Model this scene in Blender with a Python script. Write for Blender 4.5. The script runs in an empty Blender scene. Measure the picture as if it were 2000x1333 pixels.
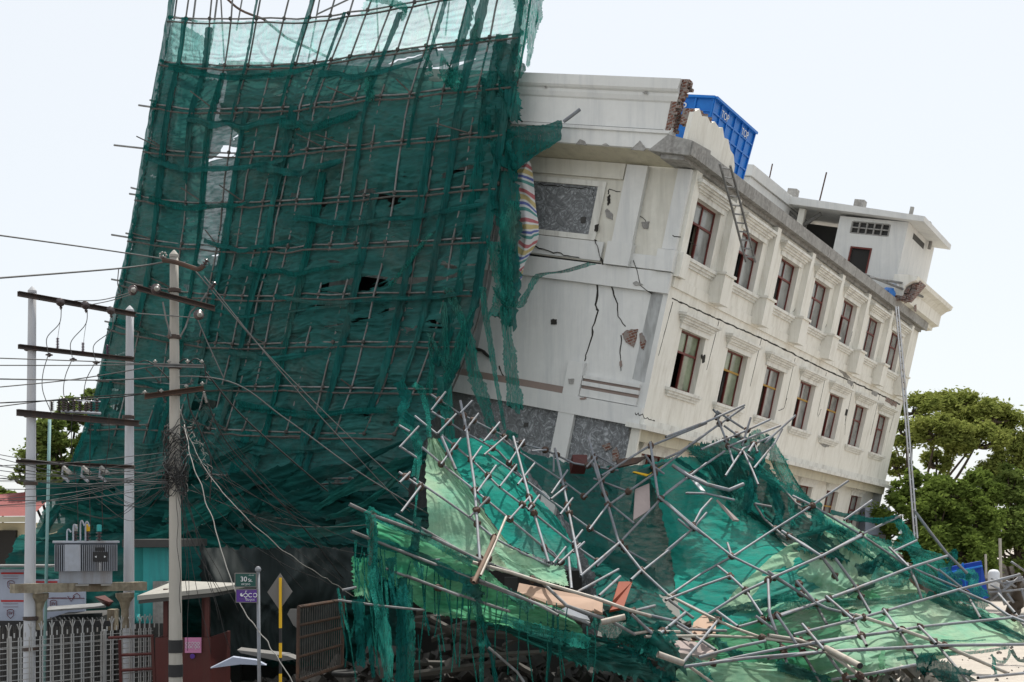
import bpy, math, random
from math import radians, sin, cos, pi, sqrt
from mathutils import Vector, noise
V = Vector
random.seed(11)
sc = bpy.context.scene
col = sc.collection

# ---------------------------------------------------------------- camera
F, YH, CZ = 2500.0, 1040.0, 4.0           # focal length in photo pixels, horizon row, eye height
cam = bpy.data.cameras.new('camera'); cam.sensor_width = 36; cam.lens = 36 * F / 2000
cam.shift_y = (YH - 666.5) / 2000; cam.clip_start = .1; cam.clip_end = 3000
co = bpy.data.objects.new('camera', cam); col.objects.link(co)
co.location = (0, 0, CZ); co.rotation_euler = (radians(90), 0, 0); sc.camera = co
# ---------------------------------------------------------------- sky and sun
SUN_AZ, SUN_EL = 16, 63
w = bpy.data.worlds.new('World'); sc.world = w; w.use_nodes = True
nt = w.node_tree; bg = nt.nodes['Background']
sky = nt.nodes.new('ShaderNodeTexSky'); sky.sky_type = 'NISHITA'; sky.sun_disc = False
sky.sun_elevation = radians(SUN_EL); sky.sun_rotation = radians(SUN_AZ)
sky.air_density = 1.0; sky.dust_density = 1.5; sky.ozone_density = 1.0
hz = nt.nodes.new('ShaderNodeMixRGB'); hz.inputs[0].default_value = .82; hz.inputs[2].default_value = (6.3, 6.5, 6.6, 1)   # thick white summer haze
nt.links.new(sky.outputs[0], hz.inputs[1]); nt.links.new(hz.outputs[0], bg.inputs[0]); bg.inputs[1].default_value = 0.12
sl = bpy.data.lights.new('sun', 'SUN'); sl.energy = 4.2; sl.angle = radians(.5); sl.color = (1, .95, .87)
so = bpy.data.objects.new('sun', sl); col.objects.link(so)
sd = V((sin(radians(SUN_AZ)) * cos(radians(SUN_EL)), cos(radians(SUN_AZ)) * cos(radians(SUN_EL)), sin(radians(SUN_EL))))
so.rotation_euler = sd.to_track_quat('Z', 'Y').to_euler()
sc.view_settings.view_transform = 'Standard'; sc.view_settings.look = 'None'
sc.view_settings.exposure = 0.35; sc.view_settings.gamma = 1
sc.cycles.transparent_max_bounces = 24

# ---------------------------------------------------------------- materials
def mat(name, c, rough=.7, metal=0, n=None, n2=None, bump=0, scale=8, spec=.3, streak=0, stretch=(1, 1, 1), dirt=None):
    """plain procedural surface: base colour mottled towards n (large) and n2 (fine)"""
    m = bpy.data.materials.new(name); m.use_nodes = True; t = m.node_tree; N = t.nodes; Lk = t.links
    p = N['Principled BSDF']; p.inputs['Roughness'].default_value = rough; p.inputs['Metallic'].default_value = metal
    p.inputs['Specular IOR Level'].default_value = spec
    tc = N.new('ShaderNodeTexCoord'); mp = N.new('ShaderNodeMapping'); mp.inputs['Scale'].default_value = stretch
    Lk.new(tc.outputs['Object'], mp.inputs[0])
    n = n or tuple(x * .78 for x in c); n2 = n2 or tuple(x * .9 for x in c)
    a = N.new('ShaderNodeTexNoise'); a.inputs['Scale'].default_value = scale * .15; a.inputs['Detail'].default_value = 8; a.inputs['Roughness'].default_value = .65
    b = N.new('ShaderNodeTexNoise'); b.inputs['Scale'].default_value = scale; b.inputs['Detail'].default_value = 6
    for x in (a, b): Lk.new(mp.outputs[0], x.inputs['Vector'])
    r1 = N.new('ShaderNodeValToRGB'); r1.color_ramp.elements[0].position = .42; r1.color_ramp.elements[1].position = .72
    r1.color_ramp.elements[0].color = (*c, 1); r1.color_ramp.elements[1].color = (*n, 1); Lk.new(a.outputs[0], r1.inputs[0])
    r2 = N.new('ShaderNodeValToRGB'); r2.color_ramp.elements[0].position = .4; r2.color_ramp.elements[1].position = .7; Lk.new(b.outputs[0], r2.inputs[0])
    mx = N.new('ShaderNodeMixRGB'); Lk.new(r2.outputs[0], mx.inputs[0]); Lk.new(r1.outputs[0], mx.inputs[1]); mx.inputs[2].default_value = (*n2, 1)
    mx.inputs[0].default_value = .5
    out = mx.outputs[0]
    if dirt:      # vertical run-off stains
        mp2 = N.new('ShaderNodeMapping'); mp2.inputs['Scale'].default_value = (1.6, 1.6, .12); Lk.new(tc.outputs['Object'], mp2.inputs[0])
        d = N.new('ShaderNodeTexNoise'); d.inputs['Scale'].default_value = 2.2; d.inputs['Detail'].default_value = 9; d.inputs['Roughness'].default_value = .7
        Lk.new(mp2.outputs[0], d.inputs['Vector'])
        r3 = N.new('ShaderNodeValToRGB'); r3.color_ramp.elements[0].position = .47; r3.color_ramp.elements[1].position = .78
        Lk.new(d.outputs[0], r3.inputs[0])
        m3 = N.new('ShaderNodeMixRGB'); Lk.new(r3.outputs[0], m3.inputs[0]); Lk.new(out, m3.inputs[1]); m3.inputs[2].default_value = (*dirt, 1); out = m3.outputs[0]
    Lk.new(out, p.inputs['Base Color'])
    if bump:
        bn = N.new('ShaderNodeBump'); bn.inputs['Strength'].default_value = bump; bn.inputs['Distance'].default_value = .03
        Lk.new(b.outputs[0], bn.inputs['Height']); Lk.new(bn.outputs[0], p.inputs['Normal'])
    return m

def net_mat(name, c, c2, dens, var=.15, trans=.45, holes=.0, fold=(1, 1, 1), mot=.35):
    """woven debris netting: partly see-through cloth, light passes through it"""
    m = bpy.data.materials.new(name); m.use_nodes = True; t = m.node_tree; N = t.nodes; Lk = t.links
    N.remove(N['Principled BSDF']); out = N['Material Output']
    tc = N.new('ShaderNodeTexCoord'); mp = N.new('ShaderNodeMapping'); mp.inputs['Scale'].default_value = fold; Lk.new(tc.outputs['Object'], mp.inputs[0])
    a = N.new('ShaderNodeTexNoise'); a.inputs['Scale'].default_value = .8; a.inputs['Detail'].default_value = 7; a.inputs['Roughness'].default_value = .62; Lk.new(mp.outputs[0], a.inputs['Vector'])
    f = N.new('ShaderNodeTexNoise'); f.inputs['Scale'].default_value = 7; f.inputs['Detail'].default_value = 6; f.inputs['Distortion'].default_value = .6; Lk.new(mp.outputs[0], f.inputs['Vector'])
    r = N.new('ShaderNodeValToRGB'); r.color_ramp.elements[0].position = .35; r.color_ramp.elements[1].position = .68
    r.color_ramp.elements[0].color = (*c, 1); r.color_ramp.elements[1].color = (*c2, 1); Lk.new(a.outputs[0], r.inputs[0])
    mx = N.new('ShaderNodeMixRGB'); mx.blend_type = 'MULTIPLY'; mx.inputs[0].default_value = mot
    # dusty faded patches
    dn0 = N.new('ShaderNodeTexNoise'); dn0.inputs['Scale'].default_value = .45; dn0.inputs['Detail'].default_value = 8; dn0.inputs['Roughness'].default_value = .7; Lk.new(tc.outputs['Object'], dn0.inputs['Vector'])
    dr = N.new('ShaderNodeMapRange'); dr.inputs[1].default_value = .5; dr.inputs[2].default_value = .75; dr.inputs[4].default_value = .55; Lk.new(dn0.outputs[0], dr.inputs[0])
    dm_ = N.new('ShaderNodeMixRGB'); Lk.new(dr.outputs[0], dm_.inputs[0]); Lk.new(r.outputs[0], dm_.inputs[1]); g_ = sum(c2) / 3; dm_.inputs[2].default_value = (g_*1.25, g_*1.3, g_*1.1, 1)
    Lk.new(dm_.outputs[0], mx.inputs[1])
    fr = N.new('ShaderNodeValToRGB'); fr.color_ramp.elements[0].position = .3; fr.color_ramp.elements[1].position = .62; fr.color_ramp.elements[0].color = (.3, .3, .3, 1); Lk.new(f.outputs[0], fr.inputs[0]); Lk.new(fr.outputs[0], mx.inputs[2])
    d = N.new('ShaderNodeBsdfDiffuse'); tr = N.new('ShaderNodeBsdfTranslucent'); tp = N.new('ShaderNodeBsdfTransparent')
    Lk.new(mx.outputs[0], d.inputs[0]); Lk.new(mx.outputs[0], tr.inputs[0])
    bn = N.new('ShaderNodeBump'); bn.inputs['Strength'].default_value = .8; bn.inputs['Distance'].default_value = .05
    Lk.new(f.outputs[0], bn.inputs['Height']); Lk.new(bn.outputs[0], d.inputs['Normal'])
    ms = N.new('ShaderNodeMixShader'); ms.inputs[0].default_value = trans; Lk.new(d.outputs[0], ms.inputs[1]); Lk.new(tr.outputs[0], ms.inputs[2])
    dn = N.new('ShaderNodeMapRange'); dn.inputs[1].default_value = .3; dn.inputs[2].default_value = .7
    dn.inputs[3].default_value = dens - var; dn.inputs[4].default_value = min(1, dens + var); Lk.new(f.outputs[0], dn.inputs[0])
    fac = dn.outputs[0]
    if holes:
        h = N.new('ShaderNodeTexNoise'); h.inputs['Scale'].default_value = 1.3; h.inputs['Detail'].default_value = 4; h.inputs['Distortion'].default_value = .8; Lk.new(mp.outputs[0], h.inputs['Vector'])
        lt = N.new('ShaderNodeMath'); lt.operation = 'LESS_THAN'; lt.inputs[1].default_value = 1 - holes; Lk.new(h.outputs[0], lt.inputs[0])
        mu = N.new('ShaderNodeMath'); mu.operation = 'MULTIPLY'; Lk.new(fac, mu.inputs[0]); Lk.new(lt.outputs[0], mu.inputs[1]); fac = mu.outputs[0]
    fm = N.new('ShaderNodeMixShader'); Lk.new(fac, fm.inputs[0]); Lk.new(tp.outputs[0], fm.inputs[1]); Lk.new(ms.outputs[0], fm.inputs[2])
    Lk.new(fm.outputs[0], out.inputs[0]); return m

def brick_mat(name):
    m = bpy.data.materials.new(name); m.use_nodes = True; t = m.node_tree; N = t.nodes; Lk = t.links; p = N['Principled BSDF']
    tc = N.new('ShaderNodeTexCoord'); mp = N.new('ShaderNodeMapping'); mp.inputs['Rotation'].default_value = (radians(90), radians(12), radians(20)); Lk.new(tc.outputs['Object'], mp.inputs[0])
    b = N.new('ShaderNodeTexBrick'); b.inputs['Scale'].default_value = 3.2; b.inputs['Color1'].default_value = (.13, .05, .035, 1); b.inputs['Color2'].default_value = (.21, .09, .06, 1); b.inputs['Mortar'].default_value = (.28, .26, .24, 1); b.inputs['Mortar Size'].default_value = .03
    Lk.new(mp.outputs[0], b.inputs['Vector'])
    n = N.new('ShaderNodeTexNoise'); n.inputs['Scale'].default_value = 7; n.inputs['Detail'].default_value = 6; Lk.new(tc.outputs['Object'], n.inputs[0])
    r = N.new('ShaderNodeValToRGB'); r.color_ramp.elements[0].position = .48; r.color_ramp.elements[1].position = .6; Lk.new(n.outputs[0], r.inputs[0])
    mx = N.new('ShaderNodeMixRGB'); Lk.new(r.outputs[0], mx.inputs[0]); Lk.new(b.outputs[0], mx.inputs[1]); mx.inputs[2].default_value = (.25, .22, .2, 1)
    Lk.new(mx.outputs[0], p.inputs['Base Color']); p.inputs['Roughness'].default_value = .95; return m

def swirl_mat(name):
    """bare scratched mortar coat"""
    m = bpy.data.materials.new(name); m.use_nodes = True; t = m.node_tree; N = t.nodes; Lk = t.links; p = N['Principled BSDF']
    tc = N.new('ShaderNodeTexCoord')
    a = N.new('ShaderNodeTexNoise'); a.inputs['Scale'].default_value = 3.2; a.inputs['Detail'].default_value = 9; a.inputs['Distortion'].default_value = 3.5; a.inputs['Roughness'].default_value = .72; Lk.new(tc.outputs['Object'], a.inputs[0])
    r = N.new('ShaderNodeValToRGB'); e = r.color_ramp.elements; e[0].position = .38; e[0].color = (.12, .125, .13, 1); e[1].position = .66; e[1].color = (.5, .52, .54, 1)
    x = e.new(.52); x.color = (.2, .21, .22, 1); Lk.new(a.outputs[0], r.inputs[0]); Lk.new(r.outputs[0], p.inputs['Base Color']); p.inputs['Roughness'].default_value = .9
    bn = N.new('ShaderNodeBump'); bn.inputs['Strength'].default_value = .6; bn.inputs['Distance'].default_value = .03; Lk.new(a.outputs[0], bn.inputs['Height']); Lk.new(bn.outputs[0], p.inputs['Normal'])
    return m

def stripe_mat(name):
    """woven plastic sheet with coloured stripes across its length (UV v)"""
    m = bpy.data.materials.new(name); m.use_nodes = True; t = m.node_tree; N = t.nodes; Lk = t.links; p = N['Principled BSDF']
    uv = N.new('ShaderNodeUVMap'); s = N.new('ShaderNodeSeparateXYZ'); Lk.new(uv.outputs[0], s.inputs[0])
    mu = N.new('ShaderNodeMath'); mu.operation = 'MULTIPLY'; mu.inputs[1].default_value = 5.5; Lk.new(s.outputs[1], mu.inputs[0])
    fr = N.new('ShaderNodeMath'); fr.operation = 'FRACT'; Lk.new(mu.outputs[0], fr.inputs[0])
    r = N.new('ShaderNodeValToRGB'); r.color_ramp.interpolation = 'CONSTANT'; e = r.color_ramp.elements
    cs = [(0, (.6, .6, .6)), (.12, (.42, .13, .14)), (.26, (.62, .62, .6)), (.34, (.5, .4, .18)), (.52, (.62, .62, .6)), (.6, (.1, .13, .35)), (.7, (.6, .6, .62)), (.78, (.08, .26, .24)), (.9, (.6, .6, .6))]
    e[0].position = 0; e[0].color = (*cs[0][1], 1); e[1].position = cs[1][0]; e[1].color = (*cs[1][1], 1)
    for q, c in cs[2:]: x = e.new(q); x.color = (*c, 1)
    Lk.new(fr.outputs[0], r.inputs[0]); Lk.new(r.outputs[0], p.inputs['Base Color']); p.inputs['Roughness'].default_value = .6; return m

def leaf_mat(name, c1, c2):
    m = bpy.data.materials.new(name); m.use_nodes = True; t = m.node_tree; N = t.nodes; Lk = t.links; N.remove(N['Principled BSDF'])
    tc = N.new('ShaderNodeTexCoord'); a = N.new('ShaderNodeTexNoise'); a.inputs['Scale'].default_value = 1.6; a.inputs['Detail'].default_value = 9; a.inputs['Roughness'].default_value = .95; Lk.new(tc.outputs['Object'], a.inputs[0])
    r = N.new('ShaderNodeValToRGB'); r.color_ramp.elements[0].position = .35; r.color_ramp.elements[1].position = .65; r.color_ramp.elements[0].color = (*c1, 1); r.color_ramp.elements[1].color = (*c2, 1); Lk.new(a.outputs[0], r.inputs[0])
    d = N.new('ShaderNodeBsdfDiffuse'); tr = N.new('ShaderNodeBsdfTranslucent'); ms = N.new('ShaderNodeMixShader'); ms.inputs[0].default_value = .4
    Lk.new(r.outputs[0], d.inputs[0]); Lk.new(r.outputs[0], tr.inputs[0]); Lk.new(d.outputs[0], ms.inputs[1]); Lk.new(tr.outputs[0], ms.inputs[2]); Lk.new(ms.outputs[0], N['Material Output'].inputs[0]); return m

def glass_mat(name, c):
    m = bpy.data.materials.new(name); m.use_nodes = True; t = m.node_tree; N = t.nodes; Lk = t.links; p = N['Principled BSDF']
    tc = N.new('ShaderNodeTexCoord'); a = N.new('ShaderNodeTexNoise'); a.inputs['Scale'].default_value = 1.7; a.inputs['Detail'].default_value = 5; Lk.new(tc.outputs['Object'], a.inputs[0])
    r = N.new('ShaderNodeValToRGB'); r.color_ramp.elements[0].position = .35; r.color_ramp.elements[1].position = .65; r.color_ramp.elements[0].color = (*[x * .45 for x in c], 1); r.color_ramp.elements[1].color = (*c, 1)
    Lk.new(a.outputs[0], r.inputs[0]); Lk.new(r.outputs[0], p.inputs['Base Color']); p.inputs['Roughness'].default_value = .12; p.inputs['Specular IOR Level'].default_value = .7; return m

M = dict(
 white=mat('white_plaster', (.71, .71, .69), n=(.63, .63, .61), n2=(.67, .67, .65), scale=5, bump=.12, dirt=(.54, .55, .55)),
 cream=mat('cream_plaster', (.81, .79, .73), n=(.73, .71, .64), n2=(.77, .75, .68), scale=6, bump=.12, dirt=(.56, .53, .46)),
 trim=mat('trim_plaster', (.77, .76, .71), n=(.67, .66, .61), n2=(.73, .72, .67), scale=7, bump=.1, dirt=(.42, .4, .36)),
 beige=mat('beige_soffit', (.58, .54, .42), n=(.5, .46, .36), scale=4, dirt=(.38, .35, .28)),
 conc=mat('grey_concrete', (.30, .295, .28), n=(.2, .19, .18), n2=(.38, .37, .35), scale=9, bump=.5, dirt=(.15, .14, .13)),
 render=mat('bare_render', (.33, .335, .33), n=(.2, .2, .2), n2=(.46, .47, .47), scale=7, bump=.4, stretch=(1, 1, .35), dirt=(.55, .56, .56)),
 dark=mat('dark_masonry', (.07, .068, .065), n=(.04, .04, .04), scale=5),
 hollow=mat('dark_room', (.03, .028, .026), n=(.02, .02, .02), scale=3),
 crack=mat('broken_edge', (.035, .033, .03), n=(.06, .055, .05), scale=12, rough=1),
 brick=brick_mat('broken_brick'), swirl=swirl_mat('scratch_coat'),
 brown=mat('brown_strip', (.3, .23, .2), n=(.24, .19, .17), scale=14),
 wood=mat('red_window_frame', (.16, .035, .028), n=(.1, .025, .02), scale=10, rough=.5),
 yellowwood=mat('ochre_window_frame', (.42, .25, .05), n=(.3, .16, .04), scale=10),
 pane=glass_mat('grey_pane', (.28, .29, .28)), pane2=glass_mat('green_pane', (.25, .3, .2)), curtain=mat('curtain', (.42, .41, .39), n=(.26, .25, .24), scale=10, stretch=(6, 6, .5)),
 tube=mat('galvanised_tube', (.25, .27, .30), n=(.15, .16, .18), n2=(.20, .21, .225), rough=.62, metal=.25, scale=10, dirt=(.16, .12, .09)),
 tube2=mat('cream_tube', (.42, .39, .34), n=(.32, .29, .25), rough=.55, metal=.15, scale=10, dirt=(.25, .18, .14)),
 midtube=mat('dull_tube', (.22, .23, .23), n=(.10, .10, .095), n2=(.15, .14, .13), rough=.7, metal=.3, scale=4, dirt=(.05, .05, .045)),
 darktube=mat('dark_tube', (.07, .07, .065), n=(.12, .11, .10), n2=(.05, .045, .04), rough=.8, scale=8),
 oldtube=mat('old_tube', (.24, .25, .255), n=(.12, .12, .12), n2=(.17, .165, .16), rough=.7, metal=.2, scale=8, dirt=(.09, .085, .08)),
 rust=mat('rusty_clamp', (.07, .045, .035), n=(.14, .07, .04), scale=20),
 steel=mat('dark_steel', (.06, .05, .047), n=(.09, .055, .04), rough=.7, scale=12, dirt=(.12, .07, .05)),
 porc=mat('brown_porcelain', (.045, .03, .03), n=(.07, .05, .05), rough=.25, spec=.6, scale=10), porcl=mat('pale_porcelain', (.3, .29, .27), rough=.3, scale=10),
 purple=mat('purple_insulator', (.10, .05, .09), rough=.5, scale=10),
 pole=mat('whitewashed_pole', (.50, .52, .56), n=(.42, .43, .46), n2=(.46, .47, .5), scale=6, stretch=(1, 1, .3), dirt=(.38, .36, .33)),
 cpole=mat('concrete_pole', (.42, .40, .36), n=(.33, .31, .28), scale=6, stretch=(1, 1, .3), dirt=(.26, .24, .21)),
 black=mat('black_paint', (.03, .03, .032), scale=8), cable=mat('black_cable', (.025, .025, .025), rough=.6, scale=5),
 pcable=mat('pale_cable', (.30, .29, .27), rough=.6, scale=5), gcable=mat('grey_cable', (.12, .12, .12), scale=5),
 tgrey=mat('grey_transformer_paint', (.36, .39, .45), n=(.28, .30, .35), n2=(.32, .34, .38), rough=.45, scale=9, dirt=(.22, .19, .17)),
 beam=mat('mossy_concrete_beam', (.24, .21, .15), n=(.14, .12, .09), n2=(.33, .29, .22), scale=9, bump=.5, dirt=(.12, .07, .04)),
 fence=mat('white_fence_paint', (.40, .41, .41), n=(.3, .3, .3), rough=.5, scale=10, dirt=(.3, .26, .22)),
 maroon=mat('maroon_paint', (.085, .018, .016), n=(.055, .014, .013), rough=.5, scale=8, dirt=(.08, .03, .025)),
 teal=mat('turquoise_plaster', (.05, .40, .40), n=(.04, .30, .31), scale=6, dirt=(.05, .22, .22)),
 metalroof=mat('pale_roof_sheet', (.33, .32, .29), n=(.25, .24, .22), scale=5),
 redroof=mat('red_roof_tiles', (.22, .05, .045), n=(.16, .04, .04), scale=12, bump=.4), creamwall=mat('cream_wall', (.6, .55, .4), scale=4),
 panel=mat('blueish_wrapped_panel', (.38, .42, .52), n=(.33, .37, .47), scale=3), red=mat('red_print', (.45, .03, .03), scale=6), ink=mat('dark_red_print', (.16, .03, .04), scale=6),
 greensign=mat('green_sign', (.01, .07, .06), rough=.4, scale=5), purplesign=mat('purple_sign', (.09, .03, .25), rough=.4, scale=5), signwhite=mat('white_lettering', (.7, .72, .75), scale=5), signgrey=mat('sign_back', (.17, .165, .16), n=(.13, .13, .125), scale=5),
 pink=mat('pink_notice', (.55, .22, .38), scale=5), yellow=mat('yellow_paint', (.7, .42, .02), scale=5, n=(.6, .34, .02)),
 blue=mat('blue_tank_plastic', (.012, .17, .58), n=(.012, .14, .5), n2=(.015, .19, .62), rough=.4, scale=5), bluebin=mat('blue_sheet', (.015, .07, .4), n=(.01, .05, .3), scale=5),
 board=mat('plywood_board', (.42, .28, .2), n=(.32, .2, .14), scale=5), orange=mat('orange_rag', (.22, .04, .012), scale=5), pinkboard=mat('pinkish_board', (.38, .31, .29), n=(.3, .25, .24), scale=5),
 ground=mat('dusty_concrete_ground', (.42, .38, .33), n=(.33, .3, .26), n2=(.38, .34, .3), scale=1.5, bump=.2, dirt=(.26, .23, .2)),
 road=mat('asphalt', (.07, .068, .065), n=(.1, .095, .09), scale=3, bump=.2),
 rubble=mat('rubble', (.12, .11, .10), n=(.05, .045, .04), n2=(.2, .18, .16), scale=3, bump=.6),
 shaderubble=mat('shaded_rubble', (.045, .04, .036), n=(.02, .018, .016), n2=(.07, .062, .055), scale=3),  # rubble colour darkened to stand for the deep shade under the nets
 plank=mat('shaded_planks', (.055, .048, .04), n=(.03, .026, .022), scale=6, stretch=(1, 1, 4)), rubber=mat('rubber', (.02, .02, .02), scale=8),  # plank colour carries the shade of the void they lie in
 bark=mat('bark', (.10, .075, .055), n=(.06, .045, .035), scale=6, bump=.6), stripes=stripe_mat('striped_plastic_sheet'),
 leafa=leaf_mat('rain_tree_leaves', (.15, .20, .045), (.36, .38, .11)), leafb=leaf_mat('dense_leaves', (.06, .10, .025), (.24, .32, .07)), leafc=leaf_mat('sparse_leaves', (.10, .16, .04), (.26, .32, .09)),
 net=net_mat('green_netting', (.027, .118, .112), (.042, .178, .165), .88, .09, .3, holes=.35, fold=(.35, .35, 1.6)),
 netfold=net_mat('dark_gathered_netting', (.011, .080, .078), (.022, .15, .138), .93, .06, .2, fold=(3, 3, .4)),
 netbunch=net_mat('gathered_netting', (.008, .085, .078), (.014, .15, .135), .9, .12, .3, fold=(3, 3, .4)),
 nettop=net_mat('thin_netting', (.19, .46, .45), (.33, .60, .59), .56, .2, .75, fold=(1.5, 1.5, .5)),
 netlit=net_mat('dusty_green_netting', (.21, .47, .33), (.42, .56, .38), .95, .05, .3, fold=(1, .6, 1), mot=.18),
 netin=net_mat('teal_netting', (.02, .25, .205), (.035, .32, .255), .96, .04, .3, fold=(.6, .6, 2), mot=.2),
 netdk2=net_mat('near_black_netting', (.010, .05, .047), (.014, .10, .09), .97, .03, .2, fold=(.6, .6, 2)),  # darkest of the green nettings, nearly black
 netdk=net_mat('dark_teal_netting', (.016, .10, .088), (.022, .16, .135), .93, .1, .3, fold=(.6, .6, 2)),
 netbright=net_mat('bright_green_netting', (.06, .38, .20), (.22, .56, .32), .88, .08, .6, fold=(.4, 1, 2.5), mot=.25),
 rag=net_mat('frayed_netting', (.015, .17, .14), (.04, .30, .25), .75, .25, .45, fold=(5, 5, .5)),
)

# ---------------------------------------------------------------- mesh helpers
LOC = {}
class MB:
    def __init__(s): s.v = []; s.f = []; s.uv = None
    def quad(s, a, b, c, d): n = len(s.v); s.v += [V(a), V(b), V(c), V(d)]; s.f.append((n, n + 1, n + 2, n + 3)); return s
    def hexa(s, p):      # 8 corners: bottom 4 then top 4
        n = len(s.v); s.v += [V(x) for x in p]
        s.f += [(n, n+3, n+2, n+1), (n+4, n+5, n+6, n+7), (n, n+1, n+5, n+4), (n+1, n+2, n+6, n+5), (n+2, n+3, n+7, n+6), (n+3, n, n+4, n+7)]; return s
    def box(s, x0, x1, y0, y1, z0, z1): return s.hexa([(x0,y0,z0),(x1,y0,z0),(x1,y1,z0),(x0,y1,z0),(x0,y0,z1),(x1,y0,z1),(x1,y1,z1),(x0,y1,z1)])
    def bb(s, a0, a1, t0, t1, h0, h1):      # box in the leaning building's own frame
        return s.hexa([B(a0,t0,h0), B(a1,t0,h0), B(a1,t1,h0), B(a0,t1,h0), B(a0,t0,h1), B(a1,t0,h1), B(a1,t1,h1), B(a0,t1,h1)])
    def tube(s, pts, r, seg=8, cap=True, r2=None):
        pts = [V(p) for p in pts]; k = len(pts); rings = []; up = None
        for i, p in enumerate(pts):
            d = (pts[min(i+1, k-1)] - pts[max(i-1, 0)])
            if d.length < 1e-7: d = V((0, 0, 1))
            d.normalize()
            if up is None: up = V((0, 0, 1)) if abs(d.z) < .9 else V((1, 0, 0))
            x = d.cross(up).normalized(); up = x.cross(d).normalized(); 
            rr = r if r2 is None else r + (r2 - r) * i / (k - 1)
            n = len(s.v); s.v += [p + (x * cos(2*pi*j/seg) + up * sin(2*pi*j/seg)) * rr for j in range(seg)]; rings.append(n)
        for a, b in zip(rings, rings[1:]):
            for j in range(seg): s.f.append((a+j, a+(j+1) % seg, b+(j+1) % seg, b+j))
        if cap: s.f.append(tuple(rings[0] + j for j in reversed(range(seg)))); s.f.append(tuple(rings[-1] + j for j in range(seg)))
        return s
    def lathe(s, p, axis, prof, seg=12):     # prof: (radius, height along axis)
        axis = V(axis).normalized(); x = axis.orthogonal().normalized(); y = axis.cross(x); rings = []
        for r, h in prof:
            n = len(s.v); s.v += [V(p) + axis * h + (x * cos(2*pi*j/seg) + y * sin(2*pi*j/seg)) * r for j in range(seg)]; rings.append(n)
        for a, b in zip(rings, rings[1:]):
            for j in range(seg): s.f.append((a+j, a+(j+1) % seg, b+(j+1) % seg, b+j))
        s.f.append(tuple(rings[0] + j for j in reversed(range(seg)))); s.f.append(tuple(rings[-1] + j for j in range(seg))); return s
    def prism(s, poly, off):    # poly extruded by vector off
        n = len(s.v); k = len(poly); s.v += [V(p) for p in poly] + [V(p) + V(off) for p in poly]
        s.f.append(tuple(n + i for i in range(k))); s.f.append(tuple(n + k + i for i in reversed(range(k))))
        for i in range(k): j = (i + 1) % k; s.f.append((n+i, n+k+i, n+k+j, n+j))
        return s
    def build(s, name, m, parent=None, smooth=False):
        me = bpy.data.meshes.new(name); base = LOC.get(parent.name, V((0, 0, 0))) if parent else V((0, 0, 0))
        org = base
        if not parent: 
            xs = s.v; org = V((sum(p.x for p in xs)/len(xs), sum(p.y for p in xs)/len(xs), min(p.z for p in xs)))
        me.from_pydata([tuple(p - org) for p in s.v], [], s.f); me.update()
        if s.uv:
            l = me.uv_layers.new(name='UVMap')
            for lp in me.loops: l.data[lp.index].uv = s.uv[lp.vertex_index]
        if smooth:
            for p in me.polygons: p.use_smooth = True
        me.materials.append(M[m] if isinstance(m, str) else m)
        o = bpy.data.objects.new(name, me); col.objects.link(o)
        if parent: o.parent = parent
        else: o.location = org
        LOC[o.name] = org; return o

def tag(o, label=None, cat=None, group=None, kind=None):
    if label: o['label'] = label
    if cat: o['category'] = cat
    if group: o['group'] = group
    if kind: o['kind'] = kind
    return o
def thing(name, loc, label, cat, group=None):
    o = bpy.data.objects.new(name, None); col.objects.link(o); o.location = loc; o.empty_display_size = .3
    LOC[o.name] = V(loc); return tag(o, label, cat, group)

def P(px, py, d): return V(((px - 1000) / F * d, d, CZ - (py - YH) / F * d))
# leaning building frame: a runs left along the street face, b runs back along the window face, u is its leaned 'up'
A_ = V((-.84229, .49628, .21035)).normalized(); B_ = V((.50196, .86439, -.02939)).normalized(); U_ = V((.19641, -.08083, .97718)).normalized()
O_ = V((4.392, 36.0, 10.696))
def B(s, t, h): return O_ + A_ * s + B_ * t + U_ * h
def hit(px, py, n, p0):
    r = V(((px - 1000) / F, 1, (YH - py) / F)); return V((0, 0, CZ)) + r * ((p0 - V((0, 0, CZ))).dot(n) / r.dot(n))
def LF(px, py, off=0): return hit(px, py, B_, O_ - B_ * off)        # a point on the street face (off metres in front of it)
def RF(px, py, off=0): return hit(px, py, A_, O_ - A_ * off)        # a point on the window face
def sh(p): q = p - O_; return q.dot(A_), q.dot(B_), q.dot(U_)

def cr(p, t):     # Catmull-Rom through list of vectors/floats, t in 0..len-1
    n = len(p) - 1; i = min(int(t), n - 1); f = t - i
    p1, p2 = p[i], p[i+1]; p0 = p[i-1] if i > 0 else p1 * 2 - p2; p3 = p[i+2] if i < n - 1 else p2 * 2 - p1
    return p1 * 1.0 + ((p2 - p0) * .5) * f + (p0 - p1 * 2.5 + p2 * 2 - p3 * .5) * f * f + ((p1 - p2) * 1.5 + (p3 - p0) * .5) * f ** 3
def smoothline(pts, k=6):
    pts = [V(p) for p in pts]
    return [cr(pts, i / k) for i in range((len(pts) - 1) * k + 1)]
def ridg(x, y, z):
    return 1 - 2 * abs(noise.noise(V((x, y, z))))
def fbm(x, y, z, o=3):
    s = 0; a = .5
    for i in range(o): s += a * noise.noise(V((x, y, z))); x *= 2.1; y *= 2.1; z += 3.7; a *= .5
    return s

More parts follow.
